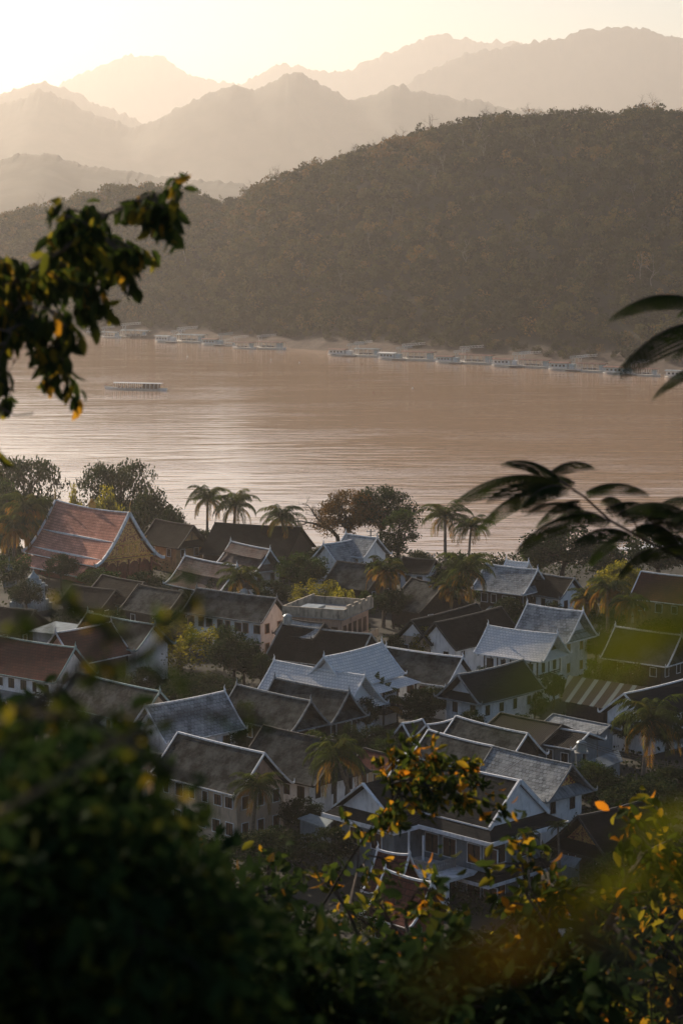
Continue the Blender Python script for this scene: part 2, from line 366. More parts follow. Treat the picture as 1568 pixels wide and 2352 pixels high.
# near ground: hillside under the camera, flat town, river bank
def near_h(x, y):
    y = np.asarray(y, float)
    sl = 68.2 - np.clip(y - 2, 0, 400) * .47
    sl = np.where(sl < 6, 6 * np.exp((sl - 6) / 6.), sl)
    b = np.clip((y - 440) / 60, 0, 1); z = sl - b * b * (3 - 2 * b) * 17
    far = np.clip((np.abs(x) - 90) / 200, 0, 1)
    return z + fbm(x / 12, y / 12, 2, 3) * .5 * (y > 12)
xs = np.concatenate([np.linspace(-2600, -160, 14), np.linspace(-140, 140, 90), np.linspace(160, 2600, 14)])
ys = np.concatenate([np.linspace(-300, -10, 6), np.linspace(0, 200, 60), np.linspace(206, 560, 70)])
X, Y = np.meshgrid(xs, ys)
m, n_, l_, b_ = newmat('town_ground')
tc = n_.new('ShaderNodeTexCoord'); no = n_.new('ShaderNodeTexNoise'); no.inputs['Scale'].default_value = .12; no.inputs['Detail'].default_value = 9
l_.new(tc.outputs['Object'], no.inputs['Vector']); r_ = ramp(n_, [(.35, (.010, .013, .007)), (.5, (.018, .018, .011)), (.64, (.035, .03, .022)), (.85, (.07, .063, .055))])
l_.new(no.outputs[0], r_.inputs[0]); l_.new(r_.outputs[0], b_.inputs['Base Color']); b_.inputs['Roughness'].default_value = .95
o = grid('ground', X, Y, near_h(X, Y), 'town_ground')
# far terrain: one sheet from the far shore out to the mountains
ua = np.concatenate([np.linspace(-2.2, -.29, 16), np.linspace(-.27, .27, 260), np.linspace(.29, 2.2, 16)])
tt = np.concatenate([np.linspace(-.08, .12, 26), np.linspace(.14, 1.3, 60), np.linspace(1.4, 4, 24), np.linspace(5, 44, 16)])
A, T = np.meshgrid(ua, tt); aa = np.clip(A, -.27, .27)
DD = shore(aa) + T * (crest_d(aa) - shore(aa)); DD = np.minimum(DD, 15500); XX = np.clip(A * DD, -6300, 6300)
m, n_, l_, b_ = newmat('far_ground')
ge = n_.new('ShaderNodeNewGeometry'); sp = n_.new('ShaderNodeSeparateXYZ'); l_.new(ge.outputs['Position'], sp.inputs[0])
no = n_.new('ShaderNodeTexNoise'); no.inputs['Scale'].default_value = .08; no.inputs['Detail'].default_value = 8; l_.new(ge.outputs['Position'], no.inputs['Vector'])
ma = n_.new('ShaderNodeMath'); ma.operation = 'MULTIPLY_ADD'; ma.inputs[1].default_value = 9; l_.new(no.outputs[0], ma.inputs[0]); l_.new(sp.outputs[2], ma.inputs[2])
mr = n_.new('ShaderNodeMapRange'); mr.inputs[1].default_value = -3.5; mr.inputs[2].default_value = 2.5; l_.new(ma.outputs[0], mr.inputs[0])
n2 = n_.new('ShaderNodeTexNoise'); n2.inputs['Scale'].default_value = .35; n2.inputs['Detail'].default_value = 8; l_.new(ge.outputs['Position'], n2.inputs['Vector'])
r1 = ramp(n_, [(.3, (.055, .035, .024)), (.7, (.11, .07, .05))]); l_.new(n2.outputs[0], r1.inputs[0])
r2 = ramp(n_, [(.3, (.012, .014, .007)), (.7, (.022, .022, .011))]); l_.new(n2.outputs[0], r2.inputs[0])
mx = n_.new('ShaderNodeMixRGB'); l_.new(mr.outputs[0], mx.inputs[0]); l_.new(r1.outputs[0], mx.inputs[1]); l_.new(r2.outputs[0], mx.inputs[2]); l_.new(mx.outputs[0], b_.inputs['Base Color']); b_.inputs['Roughness'].default_value = .95
grid('hills', XX, DD, far_h(aa, DD), 'far_ground')
# mountains
m, n_, l_, b_ = newmat('mountain_forest')
ge = n_.new('ShaderNodeNewGeometry'); no = n_.new('ShaderNodeTexNoise'); no.inputs['Scale'].default_value = .012; no.inputs['Detail'].default_value = 12; l_.new(ge.outputs['Position'], no.inputs['Vector'])
r_ = ramp(n_, [(.35, (.025, .03, .015)), (.7, (.07, .06, .035))]); l_.new(no.outputs[0], r_.inputs[0]); l_.new(r_.outputs[0], b_.inputs['Base Color']); b_.inputs['Roughness'].default_value = 1
bp = n_.new('ShaderNodeBump'); bp.inputs['Distance'].default_value = 14; bp.inputs['Strength'].default_value = .4; l_.new(no.outputs[0], bp.inputs['Height']); l_.new(bp.outputs[0], b_.inputs['Normal'])
def mountain(dist, pts, seed, rough=5., width=900):
    pu = [p[0] for p in pts]; pv = [p[1] for p in pts]; us = np.linspace(pu[0], pu[-1], int((pu[-1] - pu[0]) / 2.2)); v = np.interp(us, pu, pv)
    v = np.convolve(np.pad(v, 7, 'edge'), np.ones(15) / 15, 'valid')
    a = (us - 784) / F * math.cos(PT) / 1.0
    rows = np.concatenate([np.linspace(-1, 0, 26), np.linspace(.12, 1, 7)])
    U, Rr = np.meshgrid(us, rows); Vv = np.tile(v, (len(rows), 1))
    zc = H + dist * np.tan(-(PT + np.arctan((Vv - 1176) / F))); rg = np.abs(Rr)
    bump = fbm(U / 14, Rr * 9, seed, 4) * rough * 1.5 * (dist / 3500) + np.maximum(0, value_noise(U / 4.5, Rr * 30, seed + 9) - .1) * rough * .8 * (dist / 3500)
    fold = fbm(U / 130 + 1.7 * Rr, Rr * 1.3, seed + 3, 3) * (zc + 12) * .18 * np.sin(math.pi * np.clip(rg, 0, 1)) ** .8
    Z = -14 + (zc + 14) * (1 - rg ** 1.15) + bump * np.exp(-rg * 9) + fold
    Yd = dist + Rr * width; Xx = (U - 784) / F * math.cos(PT) * dist * (1 + 0 * Rr) * 1.008
    grid('mountains', Xx, Yd, np.maximum(Z, -16), 'mountain_forest')
mountain(4200, [(-900,330),(-300,372),(0,372),(60,352),(130,355),(200,378),(260,385),(340,402),(440,412),(520,415),(570,428),(660,446),(900,470),(1400,480),(1500,500)], 1, 3.5, 500)
mountain(7500, [(-1200,300),(-300,215),(0,238),(60,226),(112,204),(150,224),(190,242),(250,277),(330,292),(400,254),(480,215),(545,190),(590,206),(640,180),(678,164),(720,180),(800,226),(850,222),(905,187),(950,205),(1000,222),(1080,226),(1130,240),(1200,248),(1400,262),(1900,320),(2400,400)], 2, 4.5, 700)
mountain(9500, [(-1400,330),(-400,260),(-80,240),(0,214),(60,196),(110,185),(160,200),(230,240),(300,263),(345,290),(500,330),(700,350)], 3, 4.5, 500)
mountain(11000, [(800,300),(880,240),(940,185),(1020,142),(1100,112),(1180,102),(1220,93),(1270,93),(1330,68),(1400,63),(1450,58),(1480,70),(1510,84),(1568,92),(1900,150),(2700,320)], 4, 4.5, 500)
mountain(14000, [(-200,330),(0,270),(100,225),(155,188),(220,155),(290,130),(345,121),(385,130),(420,160),(480,180),(550,194),(570,192),(600,165),(630,153),(665,147),(740,162),(790,166),(850,135),(960,95),(1015,75),(1060,90),(1180,98),(1300,110),(1700,200),(2500,330)], 5, 4.5, 700)
# river
W1, W2, W4 = .07, .19, .08
m, n_, l_, b_ = newmat('river_water')
ge = n_.new('ShaderNodeNewGeometry')
def wnoise(scale, sx, sy, det=3, rot=0):
    mp = n_.new('ShaderNodeMapping'); mp.inputs['Scale'].default_value = (sx, sy, 1); mp.inputs['Rotation'].default_value = (0, 0, rot)
    l_.new(ge.outputs['Position'], mp.inputs[0]); no = n_.new('ShaderNodeTexNoise'); no.inputs['Scale'].default_value = scale; no.inputs['Detail'].default_value = det
    l_.new(mp.outputs[0], no.inputs['Vector']); return no
a1 = wnoise(1, .35, 1.0, 2, R(10)); a2 = wnoise(1, .045, .17, 2, R(-6)); a3 = wnoise(1, .012, .03, 3, R(20)); a4 = wnoise(1, .16, .6, 2, R(4))
r3 = ramp(n_, [(.42, (.10,) * 3), (.62, (1,) * 3)]); l_.new(a3.outputs[0], r3.inputs[0])
def mad(x, k, y=None):
    q = n_.new('ShaderNodeMath'); q.operation = 'MULTIPLY_ADD' if y else 'MULTIPLY'; l_.new(x, q.inputs[0])
    if hasattr(k, 'links'): l_.new(k, q.inputs[1])
    else: q.inputs[1].default_value = k
    if y: l_.new(y, q.inputs[2])
    return q.outputs[0]
h_ = mad(mad(a1.outputs[0], r3.outputs[0]), W1); h_ = mad(mad(a4.outputs[0], r3.outputs[0]), W4, h_); h_ = mad(a2.outputs[0], W2, h_)
bp = n_.new('ShaderNodeBump'); bp.inputs['Distance'].default_value = 1; bp.inputs['Strength'].default_value = 1; l_.new(h_, bp.inputs['Height']); l_.new(bp.outputs[0], b_.inputs['Normal'])
b_.inputs['Base Color'].default_value = (.50, .33, .215, 1); b_.inputs['Roughness'].default_value = .09; b_.inputs['IOR'].default_value = 1.42; b_.inputs['Specular IOR Level'].default_value = .9
xs = np.linspace(-6300, 6300, 12); ys = np.linspace(470, 1800, 8); X, Y = np.meshgrid(xs, ys); grid('river_water', X, Y, np.full_like(X, WZ), 'river_water')

# ------------------------------------------------------------------ far forest on the hillside (one mass) and the trees one can tell apart
rng = np.random.default_rng(11)
tmpl = []
for k in range(7):
    cw = [4.2, 3.6, 5.0, 3.2, 4.4, 3.0, 4.6][k]; nb = 9; nq = [300, 280, 330, 240, 150, 110, 300][k]; bl = []
    for i in range(nb):
        c = rng.normal(size=3); c /= np.linalg.norm(c); c *= rng.uniform(.3, .8); s_ = rng.uniform(.3, .5)
        bl.append((c[0] * cw, c[1] * cw, 1.5 + c[2] * cw * .9, s_ * cw, s_ * cw, s_ * cw * .8))
    C, tn = clumps(rng, bl, nq // nb, shell=.7); V, Fq = leaves(rng, C, 1.15 if k not in (4, 5) else .7, .15, 1.7, .1)
    tmpl.append((V, tn * .18 + rng.random(len(C)) * .12))
NV = []; NT = []; N = 6600; cnt = 0
while cnt < N:
    u = rng.uniform(-170, 1740); a = (u - 784) / F; t = rng.uniform(.0, 1.06) 
    s0 = float(shore(a)); c0 = float(crest_d(a)); d = s0 + 15 + t * (c0 - s0 - 15)
    if rng.random() > d / 1500: continue
    z = float(far_h(np.array([a]), np.array([d]))[0]); x = a * d
    k = rng.choice(7, p=[.19, .19, .16, .16, .1, .08, .12]); sc = rng.choice([.7, .9, 1.1, 1.5], p=[.3, .35, .25, .1]) * rng.uniform(.85, 1.15) * (1 if t > .06 else .6)
    V, tn = tmpl[k]; an = rng.uniform(0, 6.283); ca, sa = math.cos(an), math.sin(an)
    dry_sunlit = .25 * float(fbm(np.array([x / 60.]), np.array([d / 60.]), 21, 3)[0]) + (.20 if (u < 1000 and t > .6) else 0)  # noise varies dryness; upper left crowns get warm sunlight painted into their tint
    base = np.clip(.30 + dry_sunlit + rng.normal() * .21, .0, .88) if k not in (4, 5) else rng.choice([.5, .62, .82])
    Vv = np.stack([(V[:, 0] * ca - V[:, 1] * sa) * sc + x, (V[:, 0] * sa + V[:, 1] * ca) * sc + d, V[:, 2] * sc + z + 1.2 * sc], 1)
    NV.append(Vv); NT.append(np.clip(base + tn - .14, 0, .97)); cnt += 1
NV = np.concatenate(NV); NT = np.concatenate(NT)
fo = link('forest', npmesh('forest', NV, np.arange(len(NV)).reshape(-1, 4), 'leaf_forest', NT)); fo['kind'] = 'stuff'; del NV, NT

def bare_tree(seed, h, leafy=0):
    r = np.random.default_rng(seed); g = G(); tips = []
    def br(p, d, L, rad, dep):
        n = 4; pts = [p]; dd = d
        for i in range(n):
            dd = dd + r.normal(size=3) * .16 + np.array([0, 0, .05]); dd /= np.linalg.norm(dd); pts.append(pts[-1] + dd * L / n)
        g.tube(pts, [rad * (1 - .45 * i / n) for i in range(n + 1)], 4, False)
        if dep == 0: tips.append(pts[-1]); return
        for q in range(3 if dep > 1 else 4):
            j = r.integers(2, n + 1); nd = dd + r.normal(size=3) * .65; nd[2] = abs(nd[2]) * .8 + .15; nd /= np.linalg.norm(nd)
            br(pts[j], nd, L * r.uniform(.5, .75), rad * .55, dep - 1)
    br(np.array([0, 0, -1.]), np.array([r.normal() * .08, r.normal() * .08, 1.]), h * .5, h * .016, 3)
    C = None
    if leafy:
        T_ = np.array(tips); C = np.repeat(T_, leafy, 0) + r.normal(size=(len(T_) * leafy, 3)) * h * .035
        V, Fq = leaves(r, C, .75, .1, 1.6); cm = npmesh('crown', V, Fq, 'leaf_forest', np.clip(.35 + .3 * r.random(len(C)) * (1 if seed % 2 else 1.6), 0, 1))
        return g.mesh('trunk', 'bark'), cm
    return g.mesh('trunk', 'grey_bark'), None
bt = [bare_tree(100 + i, 12) for i in range(5)]; lt = [bare_tree(200 + i, 12, 5) for i in range(5)]
def region(u, t):
    return (['low down above the barges', 'halfway up the slope', 'high up near the crest'][min(2, int(t * 3))] + ', ' + ['at the far left', 'left of the middle', 'right of the middle', 'at the far right'][min(3, max(0, int(u / 392)))])
def far_tree(u, t, sc, leafy, k, name, label, group, dz=0):
    a = (u - 784) / F; s0 = float(shore(a)); c0 = float(crest_d(a)); d = s0 + 34 + t * (c0 - s0 - 34)
    z = float(far_h(np.array([a]), np.array([d]))[0]); tr, cm = (lt if leafy else bt)[k % 5]
    if leafy:
        e = empty(name, (a * d, d, z + dz), rng.uniform(0, 6), label, 'tree', group); e.scale = (sc, sc, sc * rng.uniform(.9, 1.1)); link('trunk', tr, e); link('crown', cm, e)
    else:
        e = link(name, tr); tag(e, label, 'tree', group); e.location = (a * d, d, z + dz); e.rotation_euler = (0, 0, rng.uniform(0, 6)); e.scale = (sc,) * 3
for i, (u, t, sc) in enumerate([(925, 1, 1.15), (985, 1, 1.3), (1010, 1, .9), (1110, 1, .9), (1455, 1, 1.35), (1490, 1, 1.5), (640, 1, 1.1), (700, 1, .8), (105, 1, 1.4), (60, 1, 1.1), (278, 1, 1.2), (810, 1, 1), (855, 1, 1), (1225, 1, .8), (1240, 1, .7), (1335, 1, .8), (740, 1, .9), (20, 1, 1.0), (300, 1, 1.1), (1560, 1, .9)]):
    far_tree(u, 1.0, sc, False, i, 'bare_tree', 'leafless tree against the haze on the far hill crest, ' + ['far left, thin', 'left shoulder', 'climbing ridge', 'middle crest', 'right summit'][int(np.searchsorted([150, 500, 880, 1200], u))] + (', large' if sc > 1.1 else ', small'), 'leafless trees along the far hill crest', 1)
for i in range(44):
    u_, t_ = rng.uniform(20, 1560), rng.uniform(.12, .93)
    far_tree(u_, t_, rng.uniform(.7, 1.25), False, i, 'bare_tree', 'pale leafless trunk on the far hillside, ' + region(u_, t_), 'pale leafless trees on the far hillside', 3)
for i, u in enumerate(list(np.linspace(560, 1600, 34) + rng.uniform(-14, 14, 34)) + list(np.linspace(10, 500, 15))):
    far_tree(float(u), rng.uniform(.97, 1.02), rng.uniform(.6, .95), True, i, 'hilltop_tree', 'small leafy tree on the far hill skyline' + (' at the far left behind the branch' if u < 300 else ' on the left shoulder' if u < 520 else ' where the ridge climbs' if u < 900 else ' above the middle slope' if u < 1200 else ' above the right slope'), 'leafy trees along the far hill crest', 0)
for i, (u, sc) in enumerate([(415, 1.5), (395, 1.2), (1322, 1.1), (1345, 1.0)]):
    far_tree(u, 1.0, sc, True, i * 2, 'hilltop_tree', ['tallest dark green tree on the low left shoulder of the far hill', 'dark green tree just left of the tallest one on the low left shoulder', 'dense dark tree on the far crest below the right summit', 'second dense dark tree on the far crest below the right summit'][i], None, 1)

# ------------------------------------------------------------------ river boats
def railing(g, x0, x1, y, z, h=.9, n=8):
    g.beam((x0, y, z + h), (x1, y, z + h), .07, .07); g.beam((x0, y, z + h * .5), (x1, y, z + h * .5), .05, .05)
    for i in range(n + 1): x = x0 + (x1 - x0) * i / n; g.beam((x, y, z), (x, y, z + h), .07, .07)
def gantry(g, x, y0, z, h, side=1, L=9):
    for dx in (0, 1.3): g.beam((x + dx, y0, z), (x + dx, y0, z + h), .14, .14)
    g.beam((x, y0, z + h * .5), (x + 1.3, y0, z + h * .9), .1, .1)
    for dz in (0, .8): g.beam((x - 1, y0, z + h + dz), (x + L * side, y0 + 2.5, z + h + dz + .8), .12, .12)
    for i in range(8):
        q = i / 8; q2 = (i + 1) / 8; xa = x - 1 + (L * side + 1) * q; xb = x - 1 + (L * side + 1) * q2
        g.beam((xa, y0 + 2.5 * q, z + h + .8 * q), (xb, y0 + 2.5 * q2, z + h + .8 * q2 + .8), .08, .08)
        g.beam((xa, y0 + 2.5 * q, z + h + .8 * q), (xa, y0 + 2.5 * q, z + h + .8 * q + .8), .08, .08)
def hull(g, L, Wd, h, sheer=.5):
    n = 12; rows = []
    for i in range(n + 1):
        t = i / n * 2 - 1; w = Wd / 2 * (1 - abs(t) ** 4 * .75); z = sheer * abs(t) ** 3; x = t * L / 2
        rows.append([(x * .96, -w * .7, -.5), (x, -w, h + z), (x, w, h + z), (x * .96, w * .7, -.5)])
    vs = [p for r_ in rows for p in r_]; fs = []
    for i in range(n):
        a = i * 4
        for j in range(4): fs.append((a + j, a + (j + 1) % 4, a + 4 + (j + 1) % 4, a + 4 + j))
    fs += [(0, 1, 2, 3)[::-1], tuple(n * 4 + j for j in range(4))]; g.add(vs, fs)
def cabin_barge(name, label, roofm, wallm, L=13):
    e = empty(name, (0, 0, 0), 0, label, 'houseboat', 'houseboats moored along the far shore'); h = L / 2
    g = G(); hull(g, L + 1, 5, .45, .2); g.obj('hull', 'boat_white', e)
    g = G(); g.box(-h + .6, -1.9, .75, h - 4.2, 1.9, 2.9); g.box(h - 3.4, -1.7, .75, h - 1, 1.7, 2.7); g.obj('cabin', wallm, e)
    g = G(); g.box(-h + .6, -2.05, .8, h - 4.2, -1.93, 1.35); g.obj('stripe', 'boat_white', e)
    for i in range(4):
        x = -h + 1.5 + i * 1.75; g = G(); g.box(x, -1.97, 1.6, x + .9, -1.87, 2.4); g.obj('window', 'glass_dark', e)
    g = G(); g.prism([(-2.6, 2.95), (2.6, 2.95), (2.6, 3.05), (0, 3.45), (-2.6, 3.05)], 'x', -h, h - 3.6); g.obj('roof', roofm, e)
    g = G(); railing(g, -h + .2, h - .3, -2.45, .7, .8, 12); g.obj('railing', 'boat_white', e)
    g = G(); gantry(g, h - 2.6, 0, .7, 4.2, 1, 7); g.obj('gangway_frame', 'blue_paint', e)
    g = G(); g.box(h - 4, -5.2, .15, h + 2.5, -2.55, .4); g.obj('landing_deck', 'barge_deck', e)
    return e
def deck_barge(name, label, roofm, L=14):
    e = empty(name, (0, 0, 0), 0, label, 'houseboat', 'houseboats moored along the far shore'); h = L / 2
    g = G(); hull(g, L + 2, 5.2, .45, .5); g.obj('hull', 'boat_white', e)
    for i in range(6):
        x = -h + .6 + i * (L - 1.6) / 5
        for y in (-2.2, 2.2): g = G(); g.beam((x, y, .7), (x, y, 3.2), .16, .16); g.obj('post', 'boat_white', e)
    g = G(); g.prism([(-2.8, 3.2), (2.8, 3.2), (2.8, 3.3), (0, 3.6), (-2.8, 3.3)], 'x', -h, h - .2); g.obj('roof', roofm, e)
    g = G(); g.box(h - 3.2, -1.4, .7, h - 1.4, 1.4, 2.9); g.obj('cabin', 'blue_paint', e)
    g = G(); g.box(-h + 2, -.9, .75, h - 5, .9, 1.5); g.obj('benches', 'barge_deck', e)
    g = G(); railing(g, -h + .2, h - .2, -2.5, .75, .9, 16); g.obj('railing', 'boat_white', e)
    g = G(); gantry(g, -h + .3, .5, .7, 4.6, 1, 8); g.obj('gangway_frame', 'boat_white', e)
    return e
bspec = [(215, 772, 34, 1, 't'), (254, 776, 46, 1, 't'), (311, 776, 68, 1, 't'), (381, 787, 50, 0, 't'), (440, 787, 72, 1, 't'), (489, 794, 50, 0, 'r'), (527, 795, 28, 1, 't'),
  (561, 801, 52, 1, 'r'), (622, 802, 66, 1, 'r'), (784, 818, 58, 0, 'r'), (845, 819, 62, 1, 't'), (898, 827, 54, 0, 'w'), (963, 828, 78, 1, 'r'), (1030, 835, 54, 0, 'r'),
  (1097, 836, 82, 1, 'r'), (1163, 843, 60, 0, 'r'), (1231, 845, 72, 1, 'r'), (1295, 852, 62, 0, 'r'), (1361, 855, 70, 1, 'r'), (1423, 861, 66, 0, 'r'), (1484, 864, 60, 1, 'r'), (1565, 870, 66, 0, 't')]
LB = ['pale open frame barge, leftmost at the far shore beside the dark leaves', 'tin roofed frame barge, second from the left on the far shore', 'long open deck barge, third from the left on the far shore',
  'blue cabin barge, fourth from the left on the far shore', 'open deck barge with tall frame, right of the leftmost blue cabin barge', 'low blue and white cabin barge, sixth from the left', 'small low open barge, seventh from the left on the far shore',
  'red roofed railed barge, eighth from the left on the far shore', 'red roofed deck barge just left of the gap in the mooring row', 'red roofed cabin barge just right of the gap in the mooring row', 'tin roofed deck barge, second right of the gap',
  'cabin barge with white sloping roof side, third right of the gap', 'long red roofed deck barge beside the one with the white roof', 'cabin barge, fifth right of the gap in the mooring row', 'long pinkish roofed deck barge, sixth right of the gap',
  'blue and white cabin barge, seventh right of the gap', 'red roofed deck barge, eighth right of the gap', 'blue walled cabin barge, ninth right of the gap', 'open deck barge, fourth from the right end of the far row',
  'cabin barge with a pale blue door, third from the right end', 'open deck barge half behind the dark frond, second from the right end', 'last barge at the right edge of the picture']
for i, (u, v, wpx, kind, rm) in enumerate(bspec):
    p = P(u, v, WZ); rmn = {'t': 'tin', 'r': 'rust_roof', 'w': 'boat_white'}[rm]; s = wpx / F * p[1] / (13.5 if kind else 12)
    e = deck_barge('houseboat', LB[i], rmn) if kind else cabin_barge('houseboat', LB[i], rmn, 'blue_paint' if i % 3 else 'boat_white')
    e.location = p + np.array([0, 3, .05]); e.scale = (s, s, s * (1.12 if s < 1 else 1)); e.rotation_euler = (0, 0, R(-24 + random.Random(i).uniform(-5, 5)))
# long passenger boat
p = P(312, 895, WZ); e = empty('passenger_boat', p, R(-14), 'long narrow white roofed passenger boat crossing the river', 'boat')
g = G(); n = 20; vs = []
for i in range(n + 1):
    t = i / n * 2 - 1; w = 1.35 * (1 - abs(t) ** 3 * .85) ; z = .62 + .75 * abs(min(t, 0)) ** 3 + .35 * max(t, 0) ** 3; x = t * 13.2
    vs += [(x * .97, -w * .45, -.3), (x, -w, z), (x, -w * .85, z), (x, -w * .6, .25), (x, w * .6, .25), (x, w * .85, z), (x, w, z), (x * .97, w * .45, -.3)]
fs = []
for i in range(n):
    for j in range(8): fs.append((i*8+j, i*8+(j+1) % 8, i*8+8+(j+1) % 8, i*8+8+j))
g.add(vs, fs); g.obj('hull', 'boat_white', e)
g = G(); g.prism([(-1.5, 2.62), (1.5, 2.62), (1.5, 2.7), (.8, 2.92), (-.8, 2.92), (-1.5, 2.7)], 'x', -9.2, 11.2); g.obj('roof', 'white_paint', e)
for i in range(12):
    x = -9 + i * 1.7; g = G(); g.beam((x, -1.28, .6), (x, -1.28, 2.62), .12, .12); g.beam((x, 1.28, .6), (x, 1.28, 2.62), .12, .12); g.obj('post', 'boat_white', e)
    g = G(); g.tube([(x + .12, -1.25, 2.6), (x + .3, -1.22, 1.9), (x + .12, -1.22, 1.5), (x + .2, -1.22, .8)], [.28, .16, .09, .16], 6); g.obj('curtain', 'cream_plaster', e)
g = G(); g.box(3.4, -1.22, .6, 9.8, -1.16, 2.6); g.box(3.4, 1.16, .6, 9.8, 1.22, 2.6); g.obj('wooden_side', 'brown_wood', e)
g = G()
for i in range(7): g.box(-7.6 + i * 1.6, -.8, .3, -7.0 + i * 1.6, .8, 1.3)
g.obj('seats', 'brown_wood', e)
g = G(); g.tube([(-12.5, 0, .9), (-12.7, 0, 2.1)], [.06, .05], 5); g.add([(-12.7, 0, 2.1), (-11.9, .05, 2.0), (-12.7, .1, 1.6)], [(0, 1, 2)]); g.obj('flag', 'rust_roof', e)
# mooring buoys
for i, (u, v) in enumerate([(430, 819), (687, 833), (858, 902), (622, 826), (830, 838), (947, 892)]):
    g = G(); g.lathe((0, 0, -.2), [(.02, 0), (.3, .1), (.38, .35), (.3, .6), (.02, .75)], 8); o = g.obj('mooring_buoy', 'boat_white' if i not in (2, 4) else 'rust_roof'); o.location = P(u, v, WZ)
    tag(o, ['white buoy floating off the left barges', 'white buoy in open water below the gap in the barges', 'reddish buoy far out in the middle of the river', 'white buoy off the red roofed barges', 'reddish buoy just below the barge right of the gap', 'white buoy far out right of the reddish one'][i], 'buoy', 'mooring buoys on the river')

# ------------------------------------------------------------------ houses
def roof_uv(co): return (co.x, (abs(co.y) * 1.35 + 1.0))
def prof(w, zr, ze, p, n=7):
    return [(w * i / n, ze + (zr - ze) * (1 - i / n) ** p) for i in range(n + 1)]
def sag(x, L, a): return a * (2 * x / L) ** 2 if L else 0
def roof_shell(e, L, w, zr, ze, p, mat, sg=.25, name='roof', th=.14, y1=None):
    pr = prof(w, zr, ze, p); xs_ = [L * (i / 8 - .5) for i in range(9)]; g = G(); vs = []; n = len(pr)
    cross = [(-y, z) for y, z in pr[::-1]] + pr[1:]
    m_ = len(cross)
    for x in xs_:
        for y, z in cross: vs.append((x, y, z + sag(x, L, sg)))
    k = len(vs)
    for x in xs_:
        for y, z in cross: vs.append((x, y, z + sag(x, L, sg) - th))
    fs = []
    for i in range(8):
        for j in range(m_ - 1):
            a = i * m_ + j; fs.append((a, a + m_, a + m_ + 1, a + 1)); b = a + k; fs.append((b, b + 1, b + m_ + 1, b + m_))
        a = i * m_; fs.append((a, a + k, a + m_ + k, a + m_)); a = i * m_ + m_ - 1; fs.append((a, a + m_, a + m_ + k, a + k))
    for a0 in (0, 8 * m_):
        for j in range(m_ - 1): fs.append((a0 + j, a0 + j + 1, a0 + j + 1 + k, a0 + j + k) if a0 == 0 else (a0 + j, a0 + j + k, a0 + j + 1 + k, a0 + j + 1))
    g.add(vs, fs); return g.obj(name, mat, e, roof_uv)
def barge(e, x, L, w, zr, ze, p, mat, side, sg=.25, wd=.15, dp=.22, tail=.35):
    """white boards along one gable edge, one each slope"""
    pr = prof(w, zr, ze, p); dx = sag(x, L, sg); sx = 1 if x > 0 else -1
    for s in (-1, 1):
        g = G(); pts = [(x + sx * .05, s * y, z + dx + .04) for y, z in pr]
        pts.append((x + sx * .05, s * (w + tail), ze + dx + .04 - .02))
        for a, b in zip(pts, pts[1:]): g.beam(a, Vector(b) + (Vector(b) - Vector(a)) * .02, wd, dp)
        if tail > .2: g.tube([pts[-1], (x, s * (w + tail + .15), ze + dx + .25), (x, s * (w + tail + .12), ze + dx + .5)], [.13, .08, .02], 5)
        g.obj('barge_board', mat, e)
def ridge_cap(e, L, zr, mat, sg=.25, wd=.2):
    g = G(); pts = [(L * (i / 8 - .5), 0, zr + .05 + sag(L * (i / 8 - .5), L, sg)) for i in range(9)]
    for a, b in zip(pts, pts[1:]): g.beam(a, b, wd, .2)
    g.obj('ridge_cap', mat, e)
def finial(e, x, z, mat, h=.9):
    s = 1 if x > 0 else -1; g = G()
    g.tube([(x, 0, z), (x + s * .08, 0, z + h * .3), (x - s * .02, 0, z + h * .6), (x + s * .1, 0, z + h)], [.2, .13, .07, .015], 6); g.obj('finial', mat, e)
def window(e, c, w, h, face, frame='white_trim', pane='glass_dark', shut='brown_wood', open_=False):
    """window on a wall; face: (nx, ny) outward"""
    nx, ny = face; tx, ty = -ny, nx; cx, cy, cz = c
    def q(a, b, d): return (cx + tx * a + nx * d, cy + ty * a + ny * d, cz + b)
    def slab(g, a0, b0, a1, b1, d0, d1):
        g.add([q(a0,b0,d0),q(a1,b0,d0),q(a1,b1,d0),q(a0,b1,d0),q(a0,b0,d1),q(a1,b0,d1),q(a1,b1,d1),q(a0,b1,d1)],[(0,3,2,1),(4,5,6,7),(0,1,5,4),(1,2,6,5),(2,3,7,6),(3,0,4,7)])
    f = .08; g = G(); slab(g, -w/2-f, h/2, w/2+f, h/2+f, -.05, .08); slab(g, -w/2-f, -h/2-f, w/2+f, -h/2, -.05, .12); slab(g, -w/2-f, -h/2, -w/2, h/2, -.05, .08); slab(g, w/2, -h/2, w/2+f, h/2, -.05, .08)
    fr = g.obj('window', frame, e); g = G()
    slab(g, -w/2, -h/2, w/2, h/2, -.03, .025); g.obj('pane', pane, fr)
    g = G()
    if open_:
        for s in (-1, 1): slab(g, s * (w/2 + f), -h/2, s * (w + f), h/2, .03, .07)
    else:
        slab(g, -w/2 + .02, -h/2, -w * .04, h/2, .035, .07); slab(g, w * .12, -h/2, w/2 - .02, h/2, .035, .07)
    g.obj('shutter', shut, fr)
PR = []
